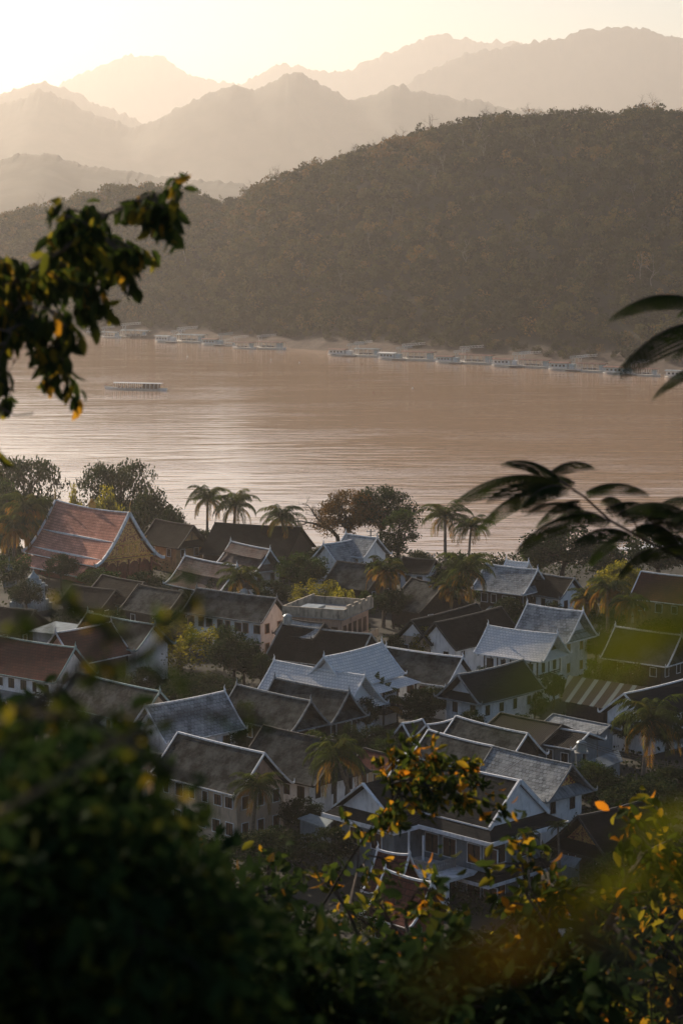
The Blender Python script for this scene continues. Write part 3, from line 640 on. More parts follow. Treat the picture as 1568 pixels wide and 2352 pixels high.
def house(label, A, B, E, zr, roof, wall='white_plaster', trim='white_trim', end='B', w=None, drop=None, p=1.1, pent=True, ped=None, timber=False, nwin=4, wwin=2,
          two=False, fin=True, sg=.08, name='house', cat='house', group=None, tiers=None, hip=False, tail=.3, wall_off=.75, shut='dark_wood', wf='white_trim', base=-.6, ext=0, barge_on=True, door=False, bw=(.15, .22)):
    a = P(*A, zr); b = P(*B, zr); d = b - a; L = float(np.linalg.norm(d)); x = d / L; nn = np.array([-x[1], x[0], 0])
    if E is not None:
        o_ = a if end == 'A' else b; r = ray(*E); c = np.array([0, 0, H]); t = ((o_ - c) @ x) / (r @ x); pt = c + r * t
        w0 = abs(float((pt - o_) @ nn)); d0 = float(zr - pt[2]); w = w or min(max(w0, 2.6), 7.5); drop = drop or min(max(d0, 2.2), 9)
    w = w or 3.6; drop = drop or w * 1.0
    if name not in ('temple', 'villa') and w < 7: w *= .80; drop *= .84; wall_off = min(wall_off, .6); tiers = (zr - (zr - tiers[0]) * .84, tiers[1] * .8) if tiers else None
    ze = zr - drop
    mid = (a + b) / 2; L += ext
    hr = random.Random(label); sg = sg + hr.uniform(0, .09); shut = hr.choice(['dark_wood', 'brown_wood', 'dark_wood', 'ochre_plaster']) if nwin else shut
    e = empty(name, (mid[0], mid[1], 0), math.atan2(d[1], d[0]), label, cat, group); PR.append((label[:30], round(L, 1), round(w, 1), round(ze, 1)))
    z0 = float(near_h(np.array([mid[0]]), np.array([mid[1]]))[0]) + base
    sk = 1.3 if pent else .65; Lw = L - 2 * sk; ww = max(w - wall_off, 1.4)
    if tiers:
        zt, wt = tiers; roof_shell(e, L - .6, wt, zr, zt, p, roof, sg); roof_shell(e, L, w, zr - .35, ze, p * 1.25, roof, sg, 'roof')
    else: roof_shell(e, L, w, zr, ze, p, roof, sg)
    # walls follow the roof underside
    pr = [(y, z) for y, z in prof(w, zr, ze, p * (1.25 if tiers else 1)) if y < ww]; zw = np.interp(ww, [q[0] for q in prof(w, zr, ze, p)], [q[1] for q in prof(w, zr, ze, p)])
    up = [(y, z - .3) for y, z in pr] + [(ww, zw - .3)]
    if tiers: up = [(y, z - .6) for y, z in up]
    poly = [(-y, z) for y, z in up[::-1]] + up[1:] + [(ww, z0), (-ww, z0)]
    g = G(); g.prism(poly, 'x', -Lw / 2, Lw / 2); g.obj('wall', wall, e)
    ridge_cap(e, L, zr, trim, sg)
    if barge_on:
        for s in (-1, 1): barge(e, s * L / 2, L, w, zr, ze, p, trim, s, sg, bw[0], bw[1], tail=tail)
    if fin:
        for s in (-1, 1): finial(e, s * L / 2, zr + sg, trim)
    # gable ends
    for s in (-1, 1):
        if ped:
            yb = up[-2][0]; zb = ze + drop * .16
            pp = [(y, z - .02) for y, z in up if z > zb]; poly2 = [(-y, z) for y, z in pp[::-1]] + pp[1:]
            if len(poly2) > 2:
                g = G(); g.prism(poly2, 'x', s * Lw / 2, s * (Lw / 2 + .06)) if s > 0 else g.prism(poly2, 'x', s * (Lw / 2 + .06), s * Lw / 2); g.obj('gable_panel', ped, e)
        if pent:
            zt = ze + drop * .30; wi = np.interp(zt, [q[1] for q in prof(w, zr, ze, p)][::-1], [q[0] for q in prof(w, zr, ze, p)][::-1])
            xo = s * (L / 2 - .05); xi = s * Lw / 2; g = G(); wo = w * .97; yi = min(wi, wo) * .95
            g.add([(xi, -yi, zt), (xi, yi, zt), (xo, wo, ze + .12), (xo, -wo, ze + .12), (xi, -yi, zt - .12), (xi, yi, zt - .12), (xo, wo, ze), (xo, -wo, ze)],
                  [(0,1,2,3),(4,7,6,5),(0,4,5,1),(1,5,6,2),(2,6,7,3),(3,7,4,0)] if s < 0 else [(0,3,2,1),(4,5,6,7),(0,1,5,4),(1,2,6,5),(2,3,7,6),(3,0,4,7)])
            g.obj('gable_roof', roof, e, lambda co: (co.y, co.z * 1.8 + co.x))
            g = G(); g.beam((xo + s * .04, -wo, ze + .06), (xo + s * .04, wo, ze + .06), .08, .18); g.obj('gable_fascia', trim, e)
    g = G(); g.beam((-L / 2 + .1, -w - .03, ze + sg * .2), (L / 2 - .1, -w - .03, ze + sg * .2), .08, .16); g.obj('eave_board', trim, e)
    # windows
    zt = zw - 1.55
    rows = [zt] + ([zt - 2.9] if two else [])
    for z in rows:
        for i in range(nwin):
            xx = -Lw / 2 + Lw * (i + .5 + hr.uniform(-.12, .12)) / nwin; window(e, (xx, -ww, z), hr.choice([.8, .95, 1.15]), hr.choice([1.15, 1.35, 1.35]), (0, -1), wf, 'glass_dark', shut)
        sE = -1 if end == 'A' else 1
        for i in range(wwin):
            yy = -ww + 2 * ww * (i + .5) / wwin; window(e, (sE * (Lw / 2), yy, z), .9, 1.35, (sE, 0), wf, 'glass_dark', shut)
    if name == 'house' and nwin > 1 and not two and not timber and hr.random() < .5:
        x0 = -Lw / 2 + Lw * hr.uniform(0, .4); x1 = x0 + Lw * hr.uniform(.3, .55); zt_ = zt - 1.0 - hr.uniform(0, .5); dp_ = hr.uniform(1.4, 2.4); mt_ = hr.choice(['tin_wave', 'tin_rust', 'tin_pale', roof])
        g = G(); g.add([(x0, -ww, zt_), (x1, -ww, zt_), (x1, -ww - dp_, zt_ - .7), (x0, -ww - dp_, zt_ - .7), (x0, -ww, zt_ - .08), (x1, -ww, zt_ - .08), (x1, -ww - dp_, zt_ - .78), (x0, -ww - dp_, zt_ - .78)], [(0,3,2,1),(4,5,6,7),(0,1,5,4),(1,2,6,5),(2,3,7,6),(3,0,4,7)])
        g.obj('awning', mt_, e, roof_uv)
        for xx in (x0 + .15, x1 - .15): g = G(); g.beam((xx, -ww - dp_ + .15, z0), (xx, -ww - dp_ + .15, zt_ - .75), .12, .12); g.obj('post', 'dark_wood', e)
    if door:
        g = G(); g.box(-.5, -ww - .06, z0, .5, -ww - .01, z0 + 2.6); g.obj('door', shut, e)
    if timber:
        g = G(); tz = zw - .35; b0 = rows[-1] - 1.2
        for i in range(2 * nwin + 1):
            xx = -Lw / 2 + Lw * i / (2 * nwin); g.beam((xx, -ww - .03, b0), (xx, -ww - .03, tz), .14, .14)
        for z in (tz, zt + .95, zt - .95, b0): g.beam((-Lw / 2, -ww - .035, z), (Lw / 2, -ww - .035, z), .12, .12)
        for i in range(5):
            yy = -ww + 2 * ww * i / 4; g.beam((Lw / 2 + .03, yy, b0), (Lw / 2 + .03, yy, tz), .14, .14)
        for z in (tz, zt + .95, zt - .95, b0): g.beam((Lw / 2 + .035, -ww, z), (Lw / 2 + .035, ww, z), .12, .12)
        g.obj('timber_frame', 'dark_wood', e)
        g = G(); xs0 = -Lw / 2 - .8; xs1 = Lw / 2 + 1.0
        g.add([(-Lw/2, -ww, b0), (Lw/2, -ww, b0), (xs1, -ww - 1.2, b0 - .75), (xs0, -ww - 1.2, b0 - .75), (Lw/2, ww, b0), (xs1, ww + .4, b0 - .75)], [(0, 3, 2, 1), (1, 2, 5, 4)]); o = g.obj('skirt_roof', roof, e, roof_uv)
    e['_w'] = w; e['_L'] = L; e['_Lw'] = Lw; e['_ww'] = ww; e['_ze'] = ze; e['_zr'] = zr
    for k_ in ('_w', '_L', '_Lw', '_ww', '_ze', '_zr'): HV.setdefault(e.name, {})[k_] = e[k_]; del e[k_]
    return e
HV = {}

# --- temple
t_ = house('large temple with salmon tiled tiered roof and white edges, left above the town', (129, 1154), (297, 1183), (234, 1301), 12.5, 'roof_salmon', 'red_wood', 'white_trim', w=7.0, drop=8.6, p=1.38, pent=False, nwin=0, wwin=0, sg=.35, name='temple', cat='temple', tail=.5, fin=False, wall_off=1.6, bw=(.34, .5))
hv = HV[t_.name]; L = hv['_L']; Lw = hv['_Lw']; w = hv['_w']; ww = hv['_ww']; ze = hv['_ze']; zr = hv['_zr']
pr = prof(w, zr, ze, 1.38)
def pz(y): return float(np.interp(abs(y), [q[0] for q in pr], [q[1] for q in pr]))
for ym in (3.1, 5.6):                                             # white bands between the roof tiers
    g = G()
    for s in (-1, 1): g.beam((-L/2 + .2, s * ym, pz(ym) + .1), (L/2 - .1, s * ym, pz(ym) + .1), .3, .3)
    g.obj('tier_band', 'white_trim', t_)
g = G()
for s in (-1, 1):                                                 # lower side roof
    y0, z0_ = s * (w - .3), ze - .25; y1, z1 = s * (w + 2.2), ze - 1.7
    g.add([(-L/2 - .6, y0, z0_), (L/2 - 3, y0, z0_), (L/2 - 3, y1, z1), (-L/2 - .6, y1, z1), (-L/2 - .6, y0, z0_ - .14), (L/2 - 3, y0, z0_ - .14), (L/2 - 3, y1, z1 - .14), (-L/2 - .6, y1, z1 - .14)],
          [(0,1,2,3),(4,7,6,5),(0,4,5,1),(1,5,6,2),(2,6,7,3),(3,7,4,0)] if s > 0 else [(0,3,2,1),(4,5,6,7),(0,1,5,4),(1,2,6,5),(2,3,7,6),(3,0,4,7)])
g.obj('side_roof', 'roof_salmon', t_, roof_uv)
g = G(); g.beam((-L/2 - .6, -w - 2.25, ze - 1.72), (L/2 - 3, -w - 2.25, ze - 1.72), .12, .22); g.obj('eave_board', 'white_trim', t_)
for sx in (-1, 1):                                                # curling gold finials
    g = G(); x = sx * L / 2; g.tube([(x, 0, zr + .3), (x + sx * .3, 0, zr + .9), (x + sx * .1, 0, zr + 1.5), (x + sx * .35, 0, zr + 2.1), (x + sx * .5, 0, zr + 2.6)], [.26, .2, .1, .1, .02], 6); g.obj('finial', 'gold', t_)
    for s in (-1, 1):
        for ym in (3.3, 5.9, 7.4):
            zz = pz(ym) if ym < w else ze; g = G(); g.tube([(x, s * ym, zz + .2), (x, s * (ym + .15), zz + .7), (x + sx * .1, s * (ym + .4), zz + 1.1)], [.14, .1, .02], 5); g.obj('finial', 'gold', t_)
g = G()
for i in range(11):                                                # central ridge ornament: a crest of gold spires
    q = abs(i - 5); x = (i - 5) * .2; g.tube([(x, 0, zr), (x, 0, zr + 1.4 - q * .12), (x, 0, zr + 2.2 - q * .2)], [.07, .06, .015], 5)
g.prism([(-1.1, zr + .9), (-.9, zr + .2), (0, zr - .2), (.9, zr + .2), (1.1, zr + .9)], 'y', -.06, .06); g.obj('ridge_ornament', 'gold', t_)
m, n_, l_, b_ = newmat('carved_gold')
tc = n_.new('ShaderNodeTexCoord'); vo = n_.new('ShaderNodeTexVoronoi'); vo.inputs['Scale'].default_value = 2.2; vo.feature = 'DISTANCE_TO_EDGE'; l_.new(tc.outputs['Object'], vo.inputs['Vector'])
no = n_.new('ShaderNodeTexNoise'); no.inputs['Scale'].default_value = 3; no.inputs['Detail'].default_value = 5; l_.new(tc.outputs['Object'], no.inputs['Vector'])
mm = n_.new('ShaderNodeMixRGB'); mm.inputs[0].default_value = .5; l_.new(vo.outputs['Distance'], mm.inputs[1]); l_.new(no.outputs[0], mm.inputs[2])
r_ = ramp(n_, [(.27, (.42, .10, .05)), (.33, (1.0, .66, .2)), (.44, (.62, .22, .08))]); l_.new(mm.outputs[0], r_.inputs[0]); l_.new(r_.outputs[0], b_.inputs['Base Color']); b_.inputs['Roughness'].default_value = .5
xg = L / 2 - .4
pp = [(y, z - .4) for y, z in pr if y < 5.6]; poly2 = [(-y, z) for y, z in pp[::-1]] + pp[1:]
g = G(); g.prism(poly2, 'x', Lw / 2, xg); g.obj('gable_panel', 'carved_gold', t_)
g = G()
for z in (ze + 3.6, ze + 1.5, ze + .9): yy = np.interp(z, [q[1] for q in pr][::-1], [q[0] for q in pr][::-1]) * .93; g.beam((xg + .08, -yy, z), (xg + .08, yy, z), .16, .22)
g.obj('gable_beam', 'gold', t_)
for i in range(4):
    y = -1.8 + i * 1.2; g = G(); g.box(xg, y - .32, ze + 1.9, xg + .08, y + .32, ze + 3.2); g.obj('gable_figure_panel', 'gold', t_)
for i in range(5):
    y = -4.8 + i * 2.4; g = G(); g.lathe((xg, y, -.4), [(.3, 0), (.26, .6), (.24, ze + .9), (.34, ze + 1.1)], 8); g.obj('column', 'red_wood', t_)
    if i < 4:
        g = G(); q = [(y, ze + .9)] + [(y + 1.2 - 1.2 * math.cos(k / 8 * math.pi), ze - 1.1 + 1.5 * math.sin(k / 8 * math.pi)) for k in range(9)] + [(y + 2.4, ze + .9)]
        for k in range(1, 9):
            g.prism([q[k], q[k + 1], (q[k + 1][0], ze + .9), (q[k][0], ze + .9)], 'x', xg - .1, xg + .1)
        g.obj('arch', 'carved_gold', t_)

# --- the rest of the town
rg = 'white_trim'
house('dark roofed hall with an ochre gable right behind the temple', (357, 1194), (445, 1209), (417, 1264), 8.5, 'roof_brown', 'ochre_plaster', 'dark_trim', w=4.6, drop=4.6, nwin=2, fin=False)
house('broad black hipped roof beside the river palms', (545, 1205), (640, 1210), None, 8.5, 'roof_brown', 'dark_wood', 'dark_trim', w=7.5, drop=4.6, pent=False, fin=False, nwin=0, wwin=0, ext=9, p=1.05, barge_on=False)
house('small two tier reddish grey roof with white gable below the black hipped roof', (530, 1245), (620, 1264), (605, 1306), 8.0, 'roof_redgrey', 'white_plaster', rg, w=4.2, drop=4.4, p=1.35, nwin=2, tiers=(6.2, 2.2))
house('reddish grey two tier roof right of the temple steps', (425, 1279), (544, 1302), (502, 1355), 8.0, 'roof_redgrey', 'dark_wood', rg, w=5.2, drop=5.0, p=1.35, tiers=(5.6, 2.6), nwin=3)
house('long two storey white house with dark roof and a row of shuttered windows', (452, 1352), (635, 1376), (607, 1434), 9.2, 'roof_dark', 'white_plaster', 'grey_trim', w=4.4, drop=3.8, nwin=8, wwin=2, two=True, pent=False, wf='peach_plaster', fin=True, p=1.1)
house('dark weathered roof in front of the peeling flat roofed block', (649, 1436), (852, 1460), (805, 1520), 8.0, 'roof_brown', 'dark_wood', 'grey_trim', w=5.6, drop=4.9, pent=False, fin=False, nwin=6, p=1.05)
house('small ribbed tile roof wedged behind the dark weathered roof', (655, 1422), (744, 1435), None, 8.6, 'roof_grey', 'dark_wood', 'dark_trim', w=3.0, drop=2.2, pent=False, fin=False, nwin=0, wwin=0)
house('long silver roofed house in mid town, right end behind the fan palm', (630, 1520), (838, 1555), (594, 1583), 8.4, 'roof_silver', 'white_plaster', rg, end='A', w=5.4, drop=5.0, nwin=5, p=1.15)
h10 = house('tall silver roofed house with lower skirt roof and dark balcony, middle of the town', (744, 1513), (876, 1480), (921, 1545), 10.0, 'roof_silver', 'white_plaster', rg, w=4.6, drop=4.3, nwin=4, two=True, p=1.1, pent=False)
hv = HV[h10.name]; g = G(); w = hv['_w']; ze = hv['_ze']; L = hv['_L']
g.add([(-L/2, -w + .5, ze - .1), (L/2, -w + .5, ze - .1), (L/2 + 1.8, -w - 1.5, ze - 1.1), (-L/2, -w - 1.5, ze - 1.1), (L/2, w, ze - .1), (L/2 + 1.8, w, ze - 1.1)], [(0, 3, 2, 1), (1, 2, 5, 4)]); g.obj('skirt_roof', 'roof_silver', h10, roof_uv)
g = G(); g.box(0, -w - 1.3, ze - 4.2, L/2 + 1, -w + .7, ze - 4.0); railing(g, 0, L/2 + 1, -w - 1.25, ze - 4.0, 1, 14); 
for x in (0, L/4, L/2 + .9): g.beam((x, -w - 1.2, ze - 7), (x, -w - 1.2, ze - 1.2), .16, .16)
g.obj('balcony', 'dark_wood', h10)
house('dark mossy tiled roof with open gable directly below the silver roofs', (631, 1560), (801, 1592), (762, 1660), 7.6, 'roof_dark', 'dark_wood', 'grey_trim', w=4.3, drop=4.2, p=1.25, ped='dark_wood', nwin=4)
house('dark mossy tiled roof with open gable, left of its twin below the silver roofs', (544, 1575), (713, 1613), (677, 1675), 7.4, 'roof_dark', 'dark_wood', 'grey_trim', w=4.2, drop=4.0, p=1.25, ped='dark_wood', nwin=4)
house('tall weathered grey roof with broad blank white gable, left of centre', (334, 1625), (515, 1591), (385, 1713), 9.2, 'roof_grey', 'white_plaster', rg, end='A', w=4.7, drop=4.6, pent=False, wwin=0, nwin=3, p=1.12)
house('two storey cream house with dark roof and cream gable, lower left of centre', (409, 1685), (607, 1733), (560, 1830), 9.6, 'roof_dark', 'cream_plaster', rg, w=5.0, drop=4.7, pent=False, ped='peach_plaster', nwin=6, wwin=3, two=True, fin=False, p=1.1)
house('dark roofed house with peach gable behind the tall slim palms', (605, 1670), (786, 1708), (734, 1807), 9.0, 'roof_dark', 'white_plaster', 'dark_trim', w=5.6, drop=4.9, ped='peach_plaster', nwin=4, wwin=3, two=True, fin=False, p=1.1)
house('carved gable pavilion with grey tiles and gold finials right of the white gabled villa', (1133, 1718), (1313, 1760), (1267, 1831), 9.0, 'roof_grey', 'white_plaster', 'grey_trim', w=4.6, drop=4.0, ped='carved_gold', nwin=4, fin=False, p=1.15)
house('low dark roof with white ridge left of the carved pavilion', (984, 1680), (1133, 1718), None, 7.4, 'roof_dark', 'dark_wood', rg, w=4.6, drop=4.2, fin=False, nwin=3)
house('dark roof with a plain white edged dark gable in the centre right', (1047, 1649), (1211, 1689), None, 7.2, 'roof_dark', 'dark_wood', rg, w=3.8, drop=3.4, fin=False, pent=False, ped='dark_wood', nwin=3)
house('tiny dark roof with white edges beside the round bush', (924, 1664), (969, 1655), None, 5.2, 'roof_dark', 'dark_wood', rg, w=2.6, drop=2.6, fin=False, pent=False, nwin=0, wwin=0)
house('narrow dark roof with pale ridge between the tiny roof and its right neighbour', (980, 1668), (1042, 1655), None, 5.8, 'roof_dark', 'dark_wood', rg, w=2.6, drop=2.2, fin=False, pent=False, nwin=0, wwin=0)
house('white house with smooth black roof, gable to the left with a round vent', (1051, 1554), (1200, 1519), (1089, 1619), 8.0, 'roof_black', 'white_plaster', 'grey_trim', end='A', w=4.4, drop=3.9, nwin=4, fin=False, sg=.1)
house('half timbered white house with pale silver roof, right of centre', (1121, 1440), (1279, 1460), (1251, 1515), 9.4, 'roof_silver', 'white_plaster', rg, w=4.4, drop=3.8, timber=True, ped='dark_wood', nwin=4, wwin=2, p=1.15)
house('white house with large grey tiled roof standing behind the half timbered one', (1211, 1390), (1338, 1407), (1304, 1486), 9.4, 'roof_grey', 'white_plaster', rg, w=4.8, drop=4.8, nwin=3, two=True, p=1.1)
house('grey tiled house with open dark gable and white skirt roof, near the river at right', (1116, 1297), (1234, 1311), (1206, 1361), 8.6, 'roof_grey', 'dark_wood', rg, w=5.0, drop=4.2, ped='dark_wood', nwin=4, p=1.15)
house('little silver ridge roof peeping over the grey tiled house by the river', (1163, 1289), (1213, 1294), None, 9.0, 'roof_silver', 'white_plaster', rg, w=2.8, drop=2.6, nwin=0, wwin=0)
house('dark roofed house with small white gable right of the open gable house', (1232, 1317), (1318, 1331), (1300, 1365), 7.6, 'roof_brown', 'white_plaster', 'grey_trim', w=3.8, drop=3.5, fin=False, pent=False, nwin=3, wwin=2, two=True)
house('long maroon tiled roof over an ochre wall at the right edge', (1472, 1314), (1600, 1328), (1568, 1377), 8.0, 'roof_maroon', 'ochre_plaster', rg, w=4.8, drop=4.6, fin=False, pent=False, nwin=3)
house('mossy grey roof with white edges behind the blurred green leaf at right', (1413, 1441), (1564, 1461), (1535, 1546), 8.2, 'roof_dark', 'dark_wood', rg, w=4.6, drop=4.6, nwin=3)
house('dark brown roofed house with yellow edged gable', (944, 1428), (1093, 1389), (990, 1478), 7.8, 'roof_brown', 'cream_plaster', 'dark_trim', end='A', w=4.2, drop=3.8, pent=False, ped='white_plaster', fin=False, nwin=2, wwin=2)
house('dark brown roofed house right beside the yellow edged gable', (998, 1433), (1150, 1396), (1038, 1479), 7.9, 'roof_brown', 'white_plaster', 'dark_trim', end='A', w=4.6, drop=4.2, pent=False, fin=False, nwin=4, wwin=2)
house('dark tiled roof with white ridge and white gable between the silver and black roofs', (887, 1488), (1062, 1512), (1027, 1572), 8.0, 'roof_dark', 'white_plaster', rg, w=4.6, drop=3.9, pent=False, nwin=5, timber=False)
house('white walled chapel with grey tiles and tall white gable below the big rain tree', (794, 1227), (866, 1237), (841, 1277), 9.4, 'roof_grey', 'white_plaster', rg, w=4.2, drop=3.7, pent=False, nwin=2, wwin=1, two=True)
house('grey tiled wing with white edge left of the tall white chapel gable', (743, 1252), (815, 1240), None, 8.6, 'roof_grey', 'white_plaster', rg, w=4.4, drop=4.0, pent=False, nwin=0, wwin=0, end='A')
house('speckled black roof below the white chapel', (775, 1290), (880, 1302), None, 7.2, 'roof_dark', 'dark_wood', 'dark_trim', w=5.5, drop=4.2, fin=False, pent=False, nwin=0)
house('speckled black mossy roof right of the golden fan palm', (945, 1330), (1020, 1345), None, 7.0, 'roof_dark', 'dark_wood', 'dark_trim', w=6.5, drop=4.8, fin=False, pent=False, nwin=0)
house('small dark roofed house on the river bank right of the rain tree', (926, 1281), (1000, 1288), None, 6.5, 'roof_brown', 'white_plaster', 'dark_trim', w=3.2, drop=2.4, fin=False, pent=False, nwin=2, wwin=1)
house('little red roofed hut on the river bank', (960, 1298), (988, 1296), None, 5.5, 'roof_maroon', 'white_plaster', 'dark_trim', w=2.2, drop=1.4, fin=False, pent=False, nwin=1, wwin=1, end='A')
house('black roof with white ridge and pale gable, behind the red roof at left', (202, 1409), (356, 1438), (315, 1491), 8.2, 'roof_dark', 'white_plaster', 'teal_trim', w=4.4, drop=3.8, pent=False, nwin=3, wwin=0)
house('red roof with white edges running up to the right, left part of town', (128, 1456), (255, 1431), (303, 1503), 8.4, 'roof_maroon', 'dark_wood', rg, w=5.0, drop=4.8, pent=False, nwin=0, wwin=0, end='A', ped='peach_plaster')
house('red tiled roof with pale blue gable at the left edge', (-10, 1462), (173, 1491), (126, 1571), 8.2, 'roof_maroon', 'white_plaster', 'teal_trim', w=5.0, drop=4.9, nwin=6, wwin=0, pent=False)
house('greenish dark roof with long pale ridge behind the foreground leaves at left', (175, 1547), (367, 1592), None, 7.6, 'roof_dark', 'white_plaster', 'teal_trim', w=4.6, drop=4.2, nwin=4, wwin=1, pent=False, ped='cream_plaster')
house('dark roof low in the gap below the temple, left of the paired ridges', (235, 1322), (330, 1340), None, 6.5, 'roof_brown', 'dark_wood', 'dark_trim', w=5, drop=3.8, fin=False, pent=False, nwin=2)
house('dark tiled roof right below the temple porch', (318, 1345), (420, 1362), None, 6.5, 'roof_dark', 'dark_wood', 'dark_trim', w=5, drop=4, fin=False, pent=False, nwin=2)
house('brown roof with pale ridge below the temple', (165, 1345), (265, 1357), None, 5.5, 'roof_brown', 'dark_wood', 'dark_trim', w=4.5, drop=3, fin=False, pent=False, nwin=2)
house('dark roof at the left edge below the stupa', (-30, 1392), (80, 1404), None, 6, 'roof_brown', 'dark_wood', 'dark_trim', w=5, drop=3.4, fin=False, pent=False, nwin=2)
house('white house with dark roof and wide white edged gable behind the right hand palm', (1433, 1596), (1575, 1562), (1490, 1652), 7.4, 'roof_black', 'white_plaster', rg, end='A', w=4.6, drop=3.4, pent=False, fin=False, nwin=4, wwin=2, p=1.0)
house('grey blue wooden house with brown metal roof below the striped roof', (1150, 1640), (1290, 1668), None, 5.8, 'tin_rust', 'grey_plaster', 'dark_trim', w=5.2, drop=2.2, pent=False, fin=False, nwin=3, wwin=1, sg=0, p=1)
house('grey walled house with shallow brown roof beside the antenna pole', (1270, 1672), (1352, 1686), None, 5.4, 'tin_rust', 'grey_plaster', 'white_trim', w=4.2, drop=1.6, pent=False, fin=False, nwin=2, wwin=1, sg=0, p=1)
house('narrow ribbed tile roof strip below the striped roof', (1270, 1642), (1400, 1668), None, 4.8, 'roof_grey', 'grey_plaster', 'grey_trim', w=2.4, drop=1.0, pent=False, fin=False, nwin=0, wwin=0, sg=0, p=1)
house('dark roofed hall with a gold patterned gable at lower right', (1327, 1880), (1490, 1838), None, 7.0, 'roof_brown', 'dark_wood', 'dark_trim', end='A', w=5.5, drop=4.6, fin=False, ped='carved_gold', nwin=4)
house('red tiled shrine with white edged gable and curled eaves at the bottom', (885, 2003), (991, 2033), (946, 2115), 8.0, 'roof_maroon', 'red_wood', rg, w=3.6, drop=4.2, p=1.45, ped='carved_gold', nwin=2, name='shrine', cat='shrine', pent=False)
house('second red tiled shrine roof with small white edged gable behind the bottom one', (868, 1957), (939, 1968), None, 7.2, 'roof_maroon', 'red_wood', rg, w=3.6, drop=3.8, p=1.45, nwin=0, wwin=0, name='shrine', cat='shrine', pent=False)
house('dark maroon roof at the bottom edge behind the golden leaves', (1120, 2262), (1240, 2225), None, 7.2, 'roof_maroon', 'dark_wood', 'grey_trim', w=4.6, drop=4.0, fin=False, nwin=0, wwin=0, pent=False)
house('reddish roof at the bottom under the blurred brown leaf', (900, 2130), (1010, 2160), None, 4.5, 'roof_maroon', 'dark_wood', 'dark_trim', w=4, drop=2.6, fin=False, nwin=0, wwin=0, pent=False)
house('brown tiled wing left of the two storey cream house', (325, 1725), (385, 1738), None, 6.6, 'roof_redgrey', 'cream_plaster', 'grey_trim', w=4.0, drop=3.2, fin=False, nwin=0, wwin=0, pent=False)
house('small maroon tiled roof right of the slim palms', (836, 1722), (915, 1738), None, 5.0, 'roof_maroon', 'cream_plaster', 'dark_trim', w=3.0, drop=1.8, fin=False, nwin=2, wwin=0, pent=False)

# --- big white gabled villa in front
vil = house('big two storey villa with black roof, two wide white gables, balcony and pale eaves bands', (929, 1736), (1193, 1797), (1120, 1903), 11.2, 'roof_black', 'grey_plaster', rg, name='villa', cat='villa', w=4.4, drop=4.0, pent=False, fin=False, ped='white_plaster', nwin=0, wwin=0, sg=.1, p=1.0, wall_off=.4, tail=.1, bw=(.26, .42))
hv = HV[vil.name]; L = hv['_L']; w = hv['_w']; ze = hv['_ze']; zr = hv['_zr']
def slope_ring(e, x0, y0, x1, y1, zi, out, zo, mat, nm, th=.12, open_back=False):
    g = G(); i_ = [(x0, y0), (x1, y0), (x1, y1), (x0, y1)]; o_ = [(x0-out, y0-out), (x1+out, y0-out), (x1+out, y1+out), (x0-out, y1+out)]
    vs = [(x, y, zi) for x, y in i_] + [(x, y, zo) for x, y in o_] + [(x, y, zi - th) for x, y in i_] + [(x, y, zo - th) for x, y in o_]; fs = []
    for k in range(4):
        n = (k + 1) % 4; fs += [(k, 4 + k, 4 + n, n), (8 + k, 8 + n, 12 + n, 12 + k), (4 + k, 12 + k, 12 + n, 4 + n), (k, n, 8 + n, 8 + k)]
    g.add(vs, fs); return g.obj(nm, mat, e, roof_uv)
def fascia_ring(e, x0, y0, x1, y1, z, h, mat, nm='fascia', t=.1):
    g = G(); g.box(x0 - t, y0 - t, z, x1 + t, y0, z + h); g.box(x0 - t, y1, z, x1 + t, y1 + t, z + h); g.box(x0 - t, y0, z, x0, y1, z + h); g.box(x1, y0, z, x1 + t, y1, z + h); g.obj(nm, mat, e)
X1 = L / 2 - .3; X0 = -L / 2 + .3; cwx0, cwx1 = -L / 2 - 1.2, -L / 2 + 6.2; cwy = -w - 3.6
slope_ring(vil, X0, -w + .3, X1, w - .3, ze + .1, 1.7, ze - .8, 'roof_black', 'skirt_roof'); fascia_ring(vil, X0 - 1.7, -w - 1.4, X1 + 1.7, w + 1.4, ze - 1.2, .42, 'white_trim')
g = G(); pv_ = prof(w - .25, zr - .2, ze + .15, 1.0); g.prism([(-y, z) for y, z in pv_[::-1]] + pv_[1:], 'x', L / 2 - .3, L / 2 - .16); g.obj('gable_panel', 'white_plaster', vil)
# front wing with its own white gable
g = G(); zc = ze + 3.0; cx = (cwx0 + cwx1) / 2; hw = (cwx1 - cwx0) / 2
g.add([(cwx0 - .3, cwy - .6, ze), (cx, cwy - .6, zc), (cwx1 + .3, cwy - .6, ze), (cwx0 - .3, 0, ze), (cx, 0, zc), (cwx1 + .3, 0, ze), (cwx0 - .3, cwy - .6, ze - .14), (cx, cwy - .6, zc - .14), (cwx1 + .3, cwy - .6, ze - .14), (cwx0 - .3, 0, ze - .14), (cx, 0, zc - .14), (cwx1 + .3, 0, ze - .14)],
      [(0, 1, 4, 3), (1, 2, 5, 4), (6, 9, 10, 7), (7, 10, 11, 8), (0, 3, 9, 6), (2, 8, 11, 5), (0, 6, 7, 1), (1, 7, 8, 2)]); g.obj('wing_roof', 'roof_black', vil, lambda co: (co.y, abs(co.x)))
g = G(); g.beam((cwx0 - .4, cwy - .65, ze - .05), (cx, cwy - .65, zc), .14, .4, (0, 1, 0)); g.beam((cwx1 + .4, cwy - .65, ze - .05), (cx, cwy - .65, zc), .14, .4, (0, 1, 0)); g.obj('barge_board', 'white_trim', vil)
g = G(); g.prism([(cwx0 + .1, ze - .05), (cx, zc - .35), (cwx1 - .1, ze - .05)], 'y', cwy, cwy + .1); g.obj('gable_panel', 'white_plaster', vil)
